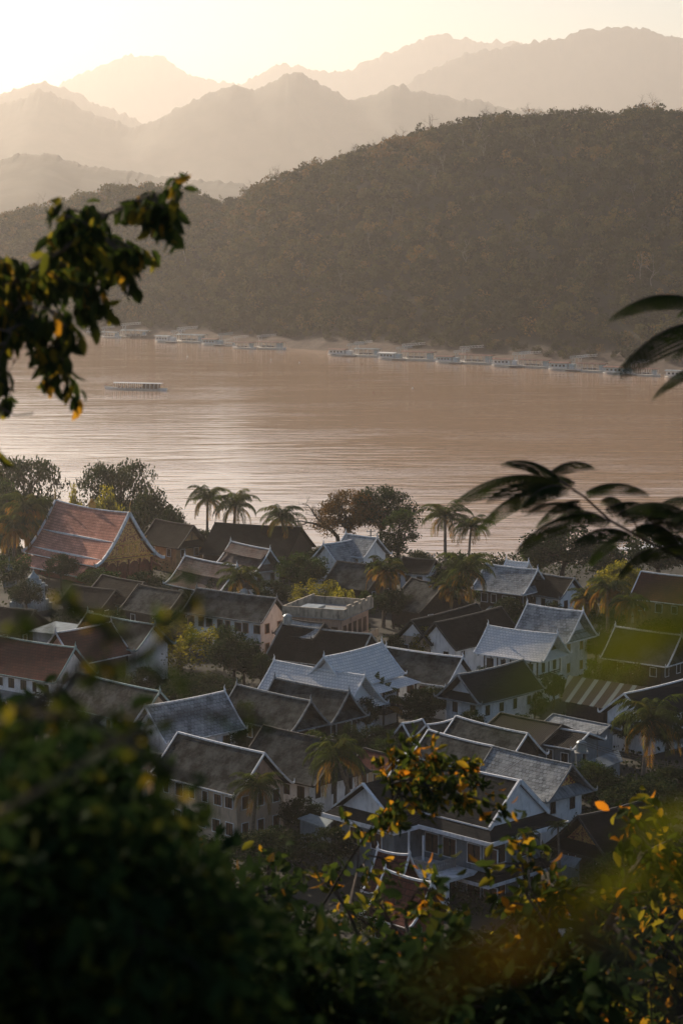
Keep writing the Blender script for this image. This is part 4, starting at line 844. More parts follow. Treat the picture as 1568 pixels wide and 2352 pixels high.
g = G(); g.box(cwx0, cwy, -.8, cwx1, -w + .5, ze - .1); g.obj('wing_wall', 'grey_plaster', vil)
slope_ring(vil, cwx0, cwy, cwx1, -w + .5, ze - .02, 1.3, ze - .82, 'roof_black', 'skirt_roof'); fascia_ring(vil, cwx0 - 1.3, cwy - 1.3, cwx1 + 1.3, -w - 1.6, ze - 1.24, .42, 'white_trim')
zf = ze - 4.6                                                     # first floor slab, balcony
g = G(); g.box(cwx1 + .05, -w - 4.4, zf - .35, X1 - 1.5, -w + .3, zf); g.obj('floor_slab', 'white_trim', vil)
g = G(); x0, x1 = cwx1 + .3, cwx1 + 5.2; yb = -w - 3.4
for k in range(24):
    x = x0 + (x1 - x0) * k / 23; g.lathe((x, yb, zf), [(.07, 0), (.11, .3), (.06, .6), (.09, .85)], 5)
for k in range(14): g.lathe((x1, yb + (3.2) * k / 13, zf), [(.07, 0), (.11, .3), (.06, .6), (.09, .85)], 5)
g.beam((x0, yb, zf + .92), (x1, yb, zf + .92), .2, .14); g.beam((x1, yb, zf + .92), (x1, yb + 3.3, zf + .92), .2, .14); g.obj('balcony_railing', 'concrete', vil)
for x, y in ((x1 + .4, yb - .6), (x0 + 1, yb - .6), (X1 - 1.7, -w - 4.0)):
    g = G(); g.box(x - .2, y - .2, -.6, x + .2, y + .2, zf - .36); g.obj('column', 'white_trim', vil)
for x in (x0 + 1.2, x0 + 3.2): g = G(); g.box(x - .08, yb + .3, zf, x + .08, yb + .46, ze - 1.2); g.obj('post', 'white_trim', vil)
for x in (x0 + 1.2, x0 + 3.6, x1 + 2.0, x1 + 4.2):
    window(vil, (x, -w + .39, ze - 3.0), 1.7, 1.9, (0, -1)); 
    window(vil, (x, -w + .39, zf - 2.2), 1.7, 1.7, (0, -1))
for y in (-2.4, 1.8):
    window(vil, (X1 - .33, y, ze - 3.0), 2.0, 1.8, (1, 0)); window(vil, (X1 - .33, y, zf - 2.2), 2.0, 1.8, (1, 0))
for x in (cwx0 + 2, cwx0 + 5): window(vil, (x, cwy, ze - 2.8), 1.4, 1.6, (0, -1)); 
slope_ring(vil, X0, -w + .4, X1 - .35, w - .4, zf - .02, 1.4, zf - .7, 'roof_black', 'lower_skirt_roof'); fascia_ring(vil, X0 - 1.4, -w - 1.0, X1 + 1.05, w + 1.0, zf - 1.05, .34, 'white_trim', 'lower_fascia')

# --- flat roofed peeling block
a = P(659, 1392, 9.6); b = P(784, 1401, 9.6); c = P(879, 1377, 9.6); d = b - a; Lb = float(np.linalg.norm(d)); ang = math.atan2(d[1], d[0]); xx = d / Lb; nn = np.array([-xx[1], xx[0], 0]); dep_ = max(abs(float((c - b) @ nn)), 9)
e = empty('apartment_block', (a[0], a[1], 0), ang, 'peeling peach flat roofed block with stained parapet in the middle of town', 'building')
g = G(); g.box(0, 0, -.6, Lb, dep_, 8.2); g.obj('wall', 'peach_plaster', e)
g = G(); g.box(-.5, -.6, 8.2, Lb + .6, dep_ + .5, 8.35); g.obj('roof_slab', 'concrete', e)
g = G(); g.box(-.5, -.6, 8.353, Lb + .6, -.35, 9.7); g.box(Lb + .35, -.345, 8.353, Lb + .6, dep_ + .5, 9.7); g.box(-.5, -.345, 8.353, -.25, dep_ + .5, 9.7); g.box(-.245, dep_ + .25, 8.353, Lb + .345, dep_ + .5, 9.4)
for k in range(4): g.box(Lb + .3, 1 + k * dep_ / 4, 9.703, Lb + .65, 1 + k * dep_ / 4 + 1.4, 10.1)
g.obj('parapet', 'stained_concrete', e)
g = G(); g.box(1, 1, 8.36, Lb * .45, dep_ * .5, 9.2); g.box(Lb * .5, 2, 8.36, Lb * .9, dep_ * .4, 9.0); g.obj('roof_shed', 'tin', e)
g = G(); g.box(Lb, dep_ * .35, 4.2, Lb + 1.6, dep_, 4.4); g.box(Lb + 1.5, dep_ * .35, 4.403, Lb + 1.6, dep_, 5.3); g.box(Lb + .003, dep_ * .35, 4.403, Lb + 1.495, dep_ * .35 + .1, 5.3); g.obj('balcony', 'stained_concrete', e)
for k in range(5): window(e, (Lb, dep_ * (k + .6) / 5.4, 6.1), 1.0, 1.9, (1, 0), 'brown_wood')
for k in range(3): window(e, (Lb, dep_ * (k + .6) / 3.4, 2.4), 1.2, 1.6, (1, 0), 'brown_wood')
for k in range(4): window(e, (Lb * (k + .5) / 4, 0, 6.5), .9, .9, (0, -1), 'brown_wood')
# --- striped corrugated shed, low tin sheds
def shed(label, A, B, C_, D_, zhi, zlo, mat, wall='grey_plaster', name='shed', uvk=1.0, posts=False):
    a, b = P(*A, zhi), P(*B, zhi); c, d = P(*C_, zlo), P(*D_, zlo)          # high edge a-b, low edge d(left)-c(right)
    m_ = (a + b + c + d) / 4; e = empty(name, (m_[0], m_[1], 0), 0, label, 'shed'); q = [np.array([p_[0] - m_[0], p_[1] - m_[1], p_[2]]) for p_ in (a, b, c, d)]
    ax = (b - a) / np.linalg.norm(b - a); g = G(); dn = np.array([0, 0, -.1]); g.add(q + [p_ + dn for p_ in q], [(3, 2, 1, 0), (4, 5, 6, 7), (0, 1, 5, 4), (1, 2, 6, 5), (2, 3, 7, 6), (3, 0, 4, 7)])
    def uvf(co):
        v_ = np.array(co); return (float((v_ - q[0]) @ ax) + 20, float(v_[2]))
    g.obj('roof', mat, e, uvf); cc = sum(q) / 4; s_ = [cc + (p_ - cc) * .86 for p_ in q]; g = G()
    tp = [(p_[0], p_[1], p_[2] - .22) for p_ in s_]; g.add([(p_[0], p_[1], -.6) for p_ in s_] + tp, [(0, 1, 2, 3), (7, 6, 5, 4), (0, 4, 5, 1), (1, 5, 6, 2), (2, 6, 7, 3), (3, 7, 4, 0)])
    g.obj('wall', wall, e); return e
shed('shed roof striped in rust red and pale corrugated sheets', (1304, 1551), (1487, 1579), (1389, 1628), (1289, 1610), 7.5, 5.0, 'tin_striped', 'dark_wood')
shed('low corrugated tin roof in front of the antenna pole', (1345, 1750), (1420, 1722), (1430, 1748), (1330, 1785), 3.6, 3.0, 'tin_wave')
shed('pale smooth tin roof at the left between the red and black roofs', (128, 1427), (196, 1436), (185, 1462), (64, 1450), 5.2, 4.4, 'tin_pale')
shed('pale tin lean-to below the cream house at lower left', (300, 1768), (375, 1776), (362, 1808), (285, 1784), 4.0, 3.4, 'tin_wave', 'cream_plaster')
shed('pale green flat tin canopy below the slim palms', (712, 1869), (765, 1885), (745, 1903), (683, 1880), 3.6, 3.3, 'tin_pale')
shed('ribbed tin lean-to against the long white house', (628, 1428), (655, 1433), (640, 1460), (600, 1455), 5.0, 3.6, 'tin_wave', 'white_plaster')
shed('low tin roof between the white villa and the carved pavilion', (1290, 1962), (1335, 1972), (1318, 1995), (1262, 1980), 3.6, 3.0, 'tin_wave')
# --- stupa
p = P(78, 1392, 0.5); e = empty('stupa', p, R(-40), 'weathered white brick stupa at the left edge below the temple', 'stupa')
g = G()
for x0, z0, z1 in ((3.0, -1, .8), (2.5, .803, 1.6), (1.9, 1.603, 2.2)): g.box(-x0, -x0, z0, x0, x0, z1)
for sx in (-1, 1):
    for sy in (-1, 1): g.box(sx * 1.5 - .3, sy * 1.5 - .3, 2.203, sx * 1.5 + .3, sy * 1.5 + .3, 4.6)
g.box(-1.1, -1.1, 2.203, 1.1, 1.1, 4.6); g.obj('body', 'aged_white', e)
g = G(); g.box(-2.3, -2.3, 4.603, 2.3, 2.3, 4.9); g.box(-1.9, -1.9, 4.903, 1.9, 1.9, 5.5); g.box(-1.3, -1.3, 5.503, 1.3, 1.3, 6.2); g.obj('cornice', 'aged_white', e)
g = G(); g.lathe((0, 0, 6.2), [(1.2, 0), (1.35, .5), (.9, 1.0), (.45, 1.4), (.2, 1.9), (.02, 2.4)], 10); g.obj('spire', 'aged_white', e); e.scale = (.72,) * 3
for i, (u, v, h_, lb) in enumerate([(660, 1410, 9.9, 'small water tank on the flat roof of the peeling block'), (1335, 1700, 5.6, 'water tank on the grey walled house beside the antenna pole'), (560, 1352, 7, 'water tank between the two tier roof and the long white house')]):
    p = P(u, v, h_); z0 = 8.4 if i == 0 else 0; e = empty('water_tank', (p[0], p[1], 0), 0, lb, 'water tank')
    if i:
        g = G()
        for x in (-.6, .6):
            for y in (-.6, .6): g.beam((x, y, -.5), (x, y, h_ - 1.5), .12, .12)
        g.box(-.8, -.8, h_ - 1.5, .8, .8, h_ - 1.4); g.obj('stand', 'concrete', e)
    g = G(); g.lathe((0, 0, h_ - 1.39), [(.6, 0), (.62, .1), (.62, 1.1), (.4, 1.3), (.15, 1.4)], 12); g.obj('tank', 'tin', e)
def wire(us, zs, lb):
    a, b = [P(u, v, z) for (u, v), z in zip(us, zs)]; m_ = (a + b) / 2; e = g = G(); pts = [a + (b - a) * t - np.array([0, 0, 3.2 * t * (1 - t)]) - m_ for t in np.linspace(0, 1, 14)]
    g.tube(pts, [.022] * 14, 4, False); o = g.obj('power_line', 'dark_trim'); o.location = m_; tag(o, lb, 'power line', 'overhead lines between the poles')
for k in range(3):
    wire([(1278, 1676 + k * 5), (1620, 1760 + k * 5)], [11 - k * .3, 9], ['top', 'middle', 'lowest'][k] + ' wire running right from the antenna pole over the garden')
    wire([(1278, 1676 + k * 5), (905, 1900 + k * 5)], [11 - k * .3, 9], ['top', 'middle', 'lowest'][k] + ' wire running down left from the antenna pole past the villa')
# small spirit shrine by it
for i, (u, v, s_) in enumerate([(22, 1340, .7), (38, 1398, .6)]):
    p = P(u, v, .5); e = empty('small_stupa', p, 0, ['small white stupa at the left edge above the larger one', 'small white stupa at the foot of the larger one'][i], 'stupa')
    g = G(); g.box(-1, -1, -1, 1, 1, 1.2); g.box(-.7, -.7, 1.203, .7, .7, 2.2); g.obj('body', 'aged_white', e); g = G(); g.lathe((0, 0, 2.2), [(.7, 0), (.75, .3), (.35, 1), (.1, 1.8), (.02, 2.6)], 8); g.obj('spire', 'aged_white', e)
# --- poles
def pole(u, v0, v1, label, kind=0):
    b_ = P(u, v1, .3); d_ = b_[1]; h = (v1 - v0) / F * d_ * 1.02 + .3; e = empty('utility_pole', (b_[0], b_[1], 0), R(20), label, 'utility pole')
    g = G(); g.lathe((0, 0, -.5), [(.19, 0), (.11, h + .5)], 8); g.obj('post', 'concrete', e)
    g = G(); g.beam((-.9, 0, h - .5), (.9, 0, h - .5), .12, .12); g.beam((-.7, 0, h - 1.3), (.7, 0, h - 1.3), .1, .1); g.obj('crossarm', 'concrete', e)
    for x in (-.8, 0, .8):
        g = G(); g.lathe((x, 0, h - .44), [(.05, 0), (.1, .1), (.05, .2), (.09, .3), (.02, .4)], 6); g.obj('insulator', 'white_paint', e)
    if kind:
        for i, x in enumerate((-1.3, 1.2)):
            g = G(); g.box(x - .25, -.35, h - 1.6, x + .25, .05, h - .2); g.beam((0, 0, h - 1.4), (x, 0, h - 1.4), .1, .1); g.obj('antenna_panel', 'white_paint', e)
        for x in (-.6, .65): g = G(); g.lathe((x, -.2, h - 2.4), [(.26, 0), (.3, .1), (.3, .8), (.2, .95)], 8); g.obj('transformer', 'concrete', e)
pole(1278, 1668, 1760, 'concrete pole with antenna panels and transformers below the striped roof', 1)
pole(1204, 1246, 1310, 'slim pole standing above the little silver ridge roof by the river')
pole(851, 1215, 1250, 'slim pole rising behind the white chapel roof')
pole(987, 1272, 1300, 'short pole by the small dark river bank house')
pole(1226, 2060, 2180, 'dark slim pole by the villa at the bottom right')
pole(1299, 1350, 1415, 'slim pole in front of the dark roofed house with small white gable')
# power lines between three of them would be too thin to see; stair balustrades at the bottom right
for i, (u0, v0, u1, v1) in enumerate([(1284, 2118, 1303, 2148), (1300, 2096, 1340, 2140)]):
    a, b = P(u0, v0, 2.6), P(u1, v1, .9); e = empty('stair_balustrade', (a[0], a[1], 0), 0, ['left white balustrade of the garden stair at the bottom right', 'right white balustrade of the garden stair at the bottom right'][i], 'balustrade')
    q = b - a; g = G(); g.beam((0, 0, a[2]), (q[0], q[1], b[2]), .3, .2); g.beam((0, 0, a[2] - .9), (q[0], q[1], b[2] - .9), .3, .25)
    for k in range(9): t = k / 8; g.beam((q[0] * t, q[1] * t, a[2] - .9 + q[2] * t), (q[0] * t, q[1] * t, a[2] + q[2] * t), .14, .14)
    g.obj('railing', 'white_trim', e); g = G(); g.box(q[0] - .3, q[1] - .3, -.5, q[0] + .3, q[1] + .3, b[2] + .4); g.obj('newel', 'white_trim', e)
# landing stage on the near bank at right
p = P(1500, 1255, -8); e = empty('landing_stage', p, R(35), 'pale wooden landing stage with railings at the near river edge behind the fronds', 'jetty')
g = G(); g.box(-9, -1.6, 0, 9, 1.6, .25); g.obj('deck', 'white_trim', e)
for s in (-1, 1): g = G(); railing(g, -9, 9, s * 1.5, .25, 1.1, 14); g.obj('railing', 'white_paint', e)
for x in (-8, -3, 3, 8): g = G(); g.box(x - .2, -1.2, -6, x + .2, -.8, 0); g.box(x - .2, .8, -6, x + .2, 1.2, 0); g.obj('pile', 'concrete', e)

# ------------------------------------------------------------------ town trees
KM = {}
KM['round'] = tree_meshes('round', 1, 9, 4.2, 6.6, 'round', 55, 120, .42, 'leaf_green')
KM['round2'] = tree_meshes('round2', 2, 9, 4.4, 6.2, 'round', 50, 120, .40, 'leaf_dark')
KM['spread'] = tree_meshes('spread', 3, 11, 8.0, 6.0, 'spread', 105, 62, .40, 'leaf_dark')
KM['rust'] = tree_meshes('rust', 4, 11, 7.5, 7.0, 'spread', 130, 66, .40, 'leaf_rust')
KM['tall'] = tree_meshes('tall', 5, 11, 3.6, 9, 'tall', 45, 120, .42, 'leaf_green')
KM['gold'] = tree_meshes('gold', 6, 9, 4.2, 7.5, 'bamboo', 70, 90, .36, 'leaf_gold')
KM['bush'] = tree_meshes('bush', 7, 4, 3.2, 3.8, 'round', 40, 110, .30, 'leaf_green')
KM['goldr'] = tree_meshes('goldr', 8, 9, 4.3, 7, 'round', 55, 120, .38, 'leaf_gold')
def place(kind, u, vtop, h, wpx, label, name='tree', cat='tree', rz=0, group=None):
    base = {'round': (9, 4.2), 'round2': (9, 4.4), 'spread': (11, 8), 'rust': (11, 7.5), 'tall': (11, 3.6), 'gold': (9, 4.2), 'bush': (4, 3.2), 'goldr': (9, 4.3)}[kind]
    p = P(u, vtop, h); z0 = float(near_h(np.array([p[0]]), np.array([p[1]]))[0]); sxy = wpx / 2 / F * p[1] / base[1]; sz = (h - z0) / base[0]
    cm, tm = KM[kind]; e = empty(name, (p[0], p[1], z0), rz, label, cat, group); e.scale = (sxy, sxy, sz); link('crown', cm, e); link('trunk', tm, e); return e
TL = [('spread', 55, 1040, 13, 230, 'wide dark umbrella shaped tree at the left edge by the river'), ('spread', 270, 1048, 13, 235, 'wide dark umbrella shaped tree behind the temple ridge', 2),
 ('round2', 345, 1120, 10, 150, 'dense dark round tree right of the temple ridge'), ('goldr', 245, 1116, 9.5, 95, 'orange tinged tree behind the ridge of the temple'), ('goldr', 170, 1115, 9, 60, 'small yellow green tree just left of the temple ridge ornament'),
 ('tall', 12, 1120, 9, 110, 'dark tree at the left edge under the umbrella tree'), ('round', 100, 1135, 8, 90, 'green tree at the left corner of the temple roof'), ('round2', 395, 1160, 8, 90, 'dark tree between the temple and the palms'),
 ('rust', 800, 1122, 13.5, 190, 'big rusty brown rain tree crown left half by the river'), ('spread', 875, 1112, 14, 175, 'big dark rain tree by the river behind the chapel'), ('tall', 915, 1180, 10, 110, 'dark tree under the right side of the rain tree'),
 ('round', 690, 1262, 9, 150, 'dense green tree in front of the chapel wing'), ('round', 560, 1205, 7, 110, 'green brush in front of the black hipped roof'), ('gold', 410, 1425, 7.5, 190, 'yellow green bamboo clump in front of the long white house', ), ('round2', 540, 1455, 7.5, 150, 'dark leafy tree right of the bamboo clump'),
 ('round2', 470, 1545, 5.5, 190, 'dark tree mass below the bamboo clump'), ('bush', 515, 1428, 6, 70, 'small yellow green tree against the wall of the long white house'), ('round2', 985, 1578, 5.6, 150, 'round dark bush between the silver roof and the black roof'),
 ('goldr', 977, 1440, 7, 75, 'climbing golden shrub beside the yellow edged gable'), ('bush', 1385, 1505, 5, 90, 'reddish green bush right of the half timbered house'), ('goldr', 1418, 1288, 9, 150, 'yellow green crown lit by the sun, upper right of town'),
 ('round2', 1300, 1205, 11, 215, 'broad dark tree on the river bank behind the fronds'), ('round', 1235, 1235, 8, 110, 'green tree right of the slim river bank pole'), ('round2', 1510, 1215, 11, 190, 'dark tree at the right edge by the river'),
 ('round', 1395, 1235, 9, 110, 'green tree between the two dark river bank trees'), ('bush', 1060, 1265, 6, 90, 'bush under the twin river palms'), ('gold', 730, 1330, 6, 130, 'olive scrub behind the flat roofed block'), ('gold', 785, 1348, 9.5, 90, 'orange olive scrub beside the block parapet'),
 ('round2', 1370, 1760, 5.5, 170, 'dark bush sunlit on the left edge, below the right hand palm'), ('round2', 1480, 1790, 6, 220, 'dark tree at right below the right hand palm'), ('round', 1400, 1385, 6, 110, 'green shrub under the golden palms'), ('round2', 860, 1665, 5, 120, 'dark bush below the fan palm'),
 ('round2', 905, 1350, 6.5, 90, 'dark tree under the golden palm'), ('round', 225, 1300, 5.5, 120, 'dark round bush in front of the temple gable'), ('bush', 1120, 1330, 4.5, 80, 'low bush by the grey tiled river house'), ('round2', 420, 1560, 6, 170, 'dark tree left of the mossy roofs'),
 ('round2', 260, 1545, 6, 120, 'dark tree behind the greenish ridge'), ('round', 925, 1880, 5, 110, 'yellowish bush at the left foot of the villa'), ('round2', 760, 1900, 5, 160, 'dark bush below the slim palms'), ('round2', 1440, 1960, 6, 240, 'dark garden tree at the lower right'),
 ('round2', 620, 1905, 5, 220, 'dark garden bush below the cream house'), ('round2', 1530, 1640, 5.5, 120, 'dark tree at the right edge beside the palm'), ('round2', 870, 2060, 6, 160, 'dark tree left of the bottom shrine'), ('round2', 1150, 2150, 5, 260, 'dark garden tree below the villa'),
 ('round2', 90, 1600, 6, 260, 'dark tree mass at the left edge below the red roof'), ('round', 690, 1500, 3.5, 120, 'yellowish shrubs under the dark weathered roof'), ('bush', 20, 1270, 6, 120, 'green bush at the left edge beside the temple'), ('round2', 210, 1680, 7, 260, 'dark tree left of the blank white gable')]
TL += [('round2', 470, 1215, 6, 90, 'dark scrub under the pair of leaning palms'), ('round2', 620, 1330, 6.5, 110, 'dark tree behind the arching palm fronds'), ('round', 640, 1395, 6, 60, 'bush between the long white house and the peeling block'),
 ('round2', 905, 1455, 6.5, 60, 'dark tree between the peeling block and the yellow edged gable'), ('round2', 850, 1290, 6.5, 100, 'dark tree behind the golden fan palm'), ('round', 1035, 1400, 6, 80, 'green tree behind the dark brown roofs'),
 ('round2', 1170, 1370, 5.5, 90, 'dark tree in front of the open gable river house'), ('round2', 1100, 1440, 5.5, 70, 'dark tree left of the half timbered house'), ('round2', 1270, 1545, 5, 90, 'dark bush under the half timbered house'),
 ('round', 1450, 1520, 6, 100, 'green tree left of the mossy grey roof at right'), ('round2', 1230, 1590, 4.5, 70, 'dark bush at the right end of the black roof'), ('round2', 600, 1700, 5.5, 70, 'dark tree between the cream house and its dark neighbour'),
 ('round2', 840, 1600, 6, 70, 'dark tree behind the fan palm'), ('round', 900, 1760, 5, 80, 'green bush behind the golden leaf cluster'), ('round2', 1390, 1850, 6, 150, 'dark tree right of the carved pavilion'), ('round', 1350, 1740, 5, 110, 'sunlit bush behind the carved pavilion'),
 ('round2', 150, 1395, 6, 90, 'dark tree between the pale tin roof and the temple'), ('round2', 390, 1400, 6, 110, 'dark tree left of the long white house'), ('round2', 60, 1330, 6.5, 90, 'dark tree behind the stupa'), ('round', 320, 1235, 7, 70, 'green tree against the temple gable'),
 ('round2', 480, 1790, 4.5, 140, 'dark tree in front of the cream house'), ('round2', 690, 1830, 5, 110, 'dark tree at the corner of the cream house'), ('round2', 560, 1610, 6.5, 90, 'dark tree behind the blank white gable house'), ('round2', 300, 1690, 5, 120, 'dark tree before the blank white gable'),
 ('round2', 1540, 1760, 6, 160, 'dark tree at the right edge below the palm'), ('round2', 1300, 2020, 5, 150, 'dark garden tree right of the villa'), ('round', 1010, 1300, 5.5, 70, 'green bush by the red roofed hut'), ('round2', 1150, 1285, 7, 110, 'dark tree on the bank behind the grey tiled river house'),
 ('round', 620, 1262, 6, 60, 'small tree beside the two tier white gable'), ('round2', 730, 1255, 7, 90, 'dark tree left of the chapel wing by the river'), ('round2', 960, 1262, 7, 90, 'dark tree on the bank right of the chapel'), ('round2', 560, 1480, 6.5, 110, 'dark tree right of the yellow bamboo')]
TL += [('round2', 500, 1325, 6, 80, 'dark tree behind the long white house roof'), ('round', 700, 1375, 6, 90, 'green tree behind the roof of the peeling block'), ('round2', 470, 1395, 6, 50, 'dark tree tip in front of the two tier reddish roof'),
 ('round2', 600, 1500, 6, 80, 'dark tree at the left tip of the long silver roof'), ('round2', 870, 1520, 5, 70, 'dark bush under the dark weathered roof end'), ('round2', 1110, 1530, 5.5, 70, 'dark tree between the white ridge roof and the half timbered house'),
 ('round2', 1070, 1400, 6.5, 70, 'dark tree tip between the brown roofs and the river palms'), ('round', 1190, 1410, 5, 60, 'small green tree in front of the grey tiled house wing'), ('round2', 1370, 1440, 6.5, 90, 'dark tree behind the right gable of the grey tiled house'),
 ('round2', 1270, 1380, 6, 70, 'dark tree under the skirt roof of the open gable house'), ('round2', 960, 1600, 5.2, 90, 'dark bush left of the black roofed white house'), ('round2', 730, 1680, 5.5, 80, 'dark tree under the mossy twin gables'),
 ('round2', 800, 1660, 6, 70, 'dark tree right of the mossy twin gables'), ('round', 880, 1690, 5, 80, 'green tree between the slim palms and the tiny roof'), ('round2', 1000, 1735, 4.5, 90, 'dark bush in front of the low white ridged roof'),
 ('round2', 1080, 1630, 5, 80, 'dark bush under the eave of the black roofed white house'), ('round2', 1200, 1640, 4.5, 90, 'dark bush at the garden wall of the black roofed white house'), ('round2', 250, 1400, 6, 90, 'dark tree behind the black white ridged roof'),
 ('round2', 330, 1530, 5.5, 90, 'dark tree under the pale gable at left'), ('round2', 100, 1530, 5, 110, 'dark tree in front of the red tiled roof at the left edge'), ('round2', 420, 1660, 6, 80, 'dark tree right behind the big grey roof'), ('round2', 540, 1680, 6, 70, 'dark tree between the grey roof and the mossy twins'),
 ('round2', 1510, 1420, 7, 120, 'dark tree behind the mossy grey roof at right'), ('round2', 1440, 1640, 5, 90, 'dark tree in front of the wide white edged gable'), ('goldr', 1350, 1365, 7, 70, 'yellow green tree right of the small white gable house'), ('round2', 140, 1270, 6.5, 90, 'dark tree below the left corner of the temple'),
 ('round2', 330, 1310, 6, 90, 'dark tree below the temple gable'), ('round', 840, 1350, 6.5, 60, 'bush at the right corner of the block parapet')]
for i, t in enumerate(TL): place(*t[:6], rz=i * 1.7)
# gnarled leafless boughs of the rain tree reaching left
g = G(); r = np.random.default_rng(5); c0 = P(760, 1215, 6); 
def bough(g, r, p, d, L, rad, dep):
    pts = [p]; dd = d / np.linalg.norm(d)
    for i in range(5): dd = dd + r.normal(size=3) * .28; dd /= np.linalg.norm(dd); pts.append(pts[-1] + dd * L / 5)
    g.tube(pts, [rad * (1 - .12 * i) for i in range(6)], 5, False)
    if dep:
        for q in range(3): j = r.integers(2, 6); bough(g, r, pts[j], dd + r.normal(size=3) * .8, L * .6, rad * .5, dep - 1)
bough(g, r, np.zeros(3), np.array([-.9, 0, .35]), 6, .28, 3); bough(g, r, np.array([0, 0, -.4]), np.array([-.9, .2, .05]), 5, .22, 3); g.tube([(0, 0, 0), (1.2, 0, -1.5), (2.0, .2, -6.5)], [.3, .4, .5], 7)
o = g.obj('bare_tree', 'bark'); o.location = c0; tag(o, 'gnarled bare branches reaching left out of the rusty rain tree', 'tree')
# palms
PM = [palm_meshes(21, 9, 27, 4.4, .95, wl=.14), palm_meshes(22, 9, 26, 4.3, .95, lean=1.0, wl=.14), palm_meshes(23, 9, 24, 3.7, .9, wl=.15, oldf=.45, lean=.3), palm_meshes(24, 9, 16, 2.3, .55, .2, upright=.35, oldf=0, nl=20, wl=.10)]
def palm(k, u, vc, h, wpx, label, rz=0, cat='palm', group=None, name='palm_tree'):
    p = P(u, vc, h); z0 = float(near_h(np.array([p[0]]), np.array([p[1]]))[0]); s = 1.18 * wpx / F * p[1] / ([6.6, 6.4, 5.6, 3.9][k]); cm, tm = PM[k]
    e = empty(name, (p[0], p[1], z0), rz, label, cat, group); e.scale = (s, s, (h - z0) / 9 * 1.0); 
    c = link('crown', cm, e); link('trunk', tm, e)
    pr_ = random.Random(label); e.rotation_euler = (R(pr_.uniform(-5, 5)), R(pr_.uniform(-5, 5)), rz); kz = s / e.scale[2] * pr_.uniform(.85, 1.15); c.scale = (1, 1, kz); c.location = (0, 0, 9 - 9 * kz); return e
for i, a_ in enumerate([(0, 475, 1148, 11, 84, 'coconut palm by the river, left one of the leaning pair'), (1, 535, 1155, 11, 84, 'coconut palm by the river, right one of the leaning pair'), (0, 655, 1190, 10, 84, 'coconut palm left of the rain tree beside the black hipped roof'),
  (1, 1024, 1190, 13, 100, 'tallest coconut palm standing against the river'), (0, 1078, 1212, 12, 80, 'coconut palm leaning beside the tallest river palm'), (1, 1090, 1305, 10, 110, 'coconut palm with drooping golden fronds left of the grey tiled river house'),
  (2, 880, 1312, 9, 90, 'golden brown fan crowned palm in front of the rain tree'), (2, 62, 1170, 11, 110, 'golden palm left of the temple roof'), (2, 30, 1215, 8, 100, 'lower golden palm at the left edge'), (1, 590, 1330, 8, 100, 'palm with arching fronds beside the two tier roof'),
  (2, 1032, 1350, 7, 70, 'small golden palm between the dark brown roofs and the river palms'), (2, 1000, 1345, 6.5, 55, 'smallest golden palm left of the drooping palm'), (2, 1395, 1360, 9, 90, 'golden palm below the yellow green crown'), (2, 1440, 1385, 8, 80, 'second golden palm below the yellow green crown'),
  (1, 818, 1735, 9.5, 130, 'large green palm in front of the peach gable house'), (3, 768, 1718, 8.5, 60, 'slim areca palm left of the large green palm'), (3, 790, 1760, 7, 55, 'lower slim areca palm beside the large green one'), (1, 1478, 1665, 9, 150, 'big palm with orange lit fronds at the right'),
  (3, 1220, 1918, 8, 52, 'small areca palm in front of the villa, left of two'), (3, 1294, 1898, 8, 50, 'small areca palm in front of the villa, right of two'), (1, 575, 1800, 7, 105, 'palm with a ragged crown in front of the cream gable'), (2, 1345, 1375, 6.5, 70, 'golden shrub palm beside the small white gable house')]):
    palm(*a_, rz=i * 1.3)
# traveller's palm: a fan of paddle leaves in one plane
p = P(848, 1640, 2.0); e = empty('fan_palm', (p[0], p[1], 0), R(-12), 'traveller palm with upright paddle leaves fanned in one plane before the silver roofs', 'palm')
g = G(); g.lathe((0, 0, -.4), [(.34, 0), (.28, 1.5), (.3, 3.0)], 8); g.obj('trunk', 'palm_bark', e)
V = []; Fq = []; T = []; g = G(); r = random.Random(3)
for i in range(15):
    an = R(-88 + i * 12.6 + r.uniform(-3, 3)); dx, dz = math.sin(an), math.cos(an); Ls = 2.2 + r.uniform(-.2, .2); sp = (dx * Ls, r.uniform(-.2, .2), 3 + dz * Ls)
    g.tube([(0, 0, 2.2), (dx * .6, 0, 3 + dz * .4), sp], [.10, .09, .05], 5); ll = 2.7; wd = .42; n = 8; yo = r.uniform(-.35, .35)
    for k in range(n):
        for s in (-1, 1):
            def pt(k_, sw):
                t = k_ / n; bend = t * t * .9 * abs(dx); return (sp[0] + dx * ll * t + (-dz) * 0 + s * sw * dz * wd * math.sin(math.pi * min(1, t * .93 + .06)) , sp[1] + yo * t + sw * .16, sp[2] + dz * ll * t - bend * 1.2 - s * sw * dx * wd * math.sin(math.pi * min(1, t * .93 + .06)))
            o = len(V); g_ = .12 * (k % 2); V += [pt(k, 0), pt(k, 1), pt(k + .85, 1), pt(k + .95, 0)]; Fq.append((o, o + 1, o + 2, o + 3)); T.append(min(1, (.15 + .5 * r.random()) if i not in (0, 1, 14) else .95))
g.obj('stem', 'leaf_gold', e); link('crown', npmesh('crown', V, Fq, 'leaf_palm', T), e)
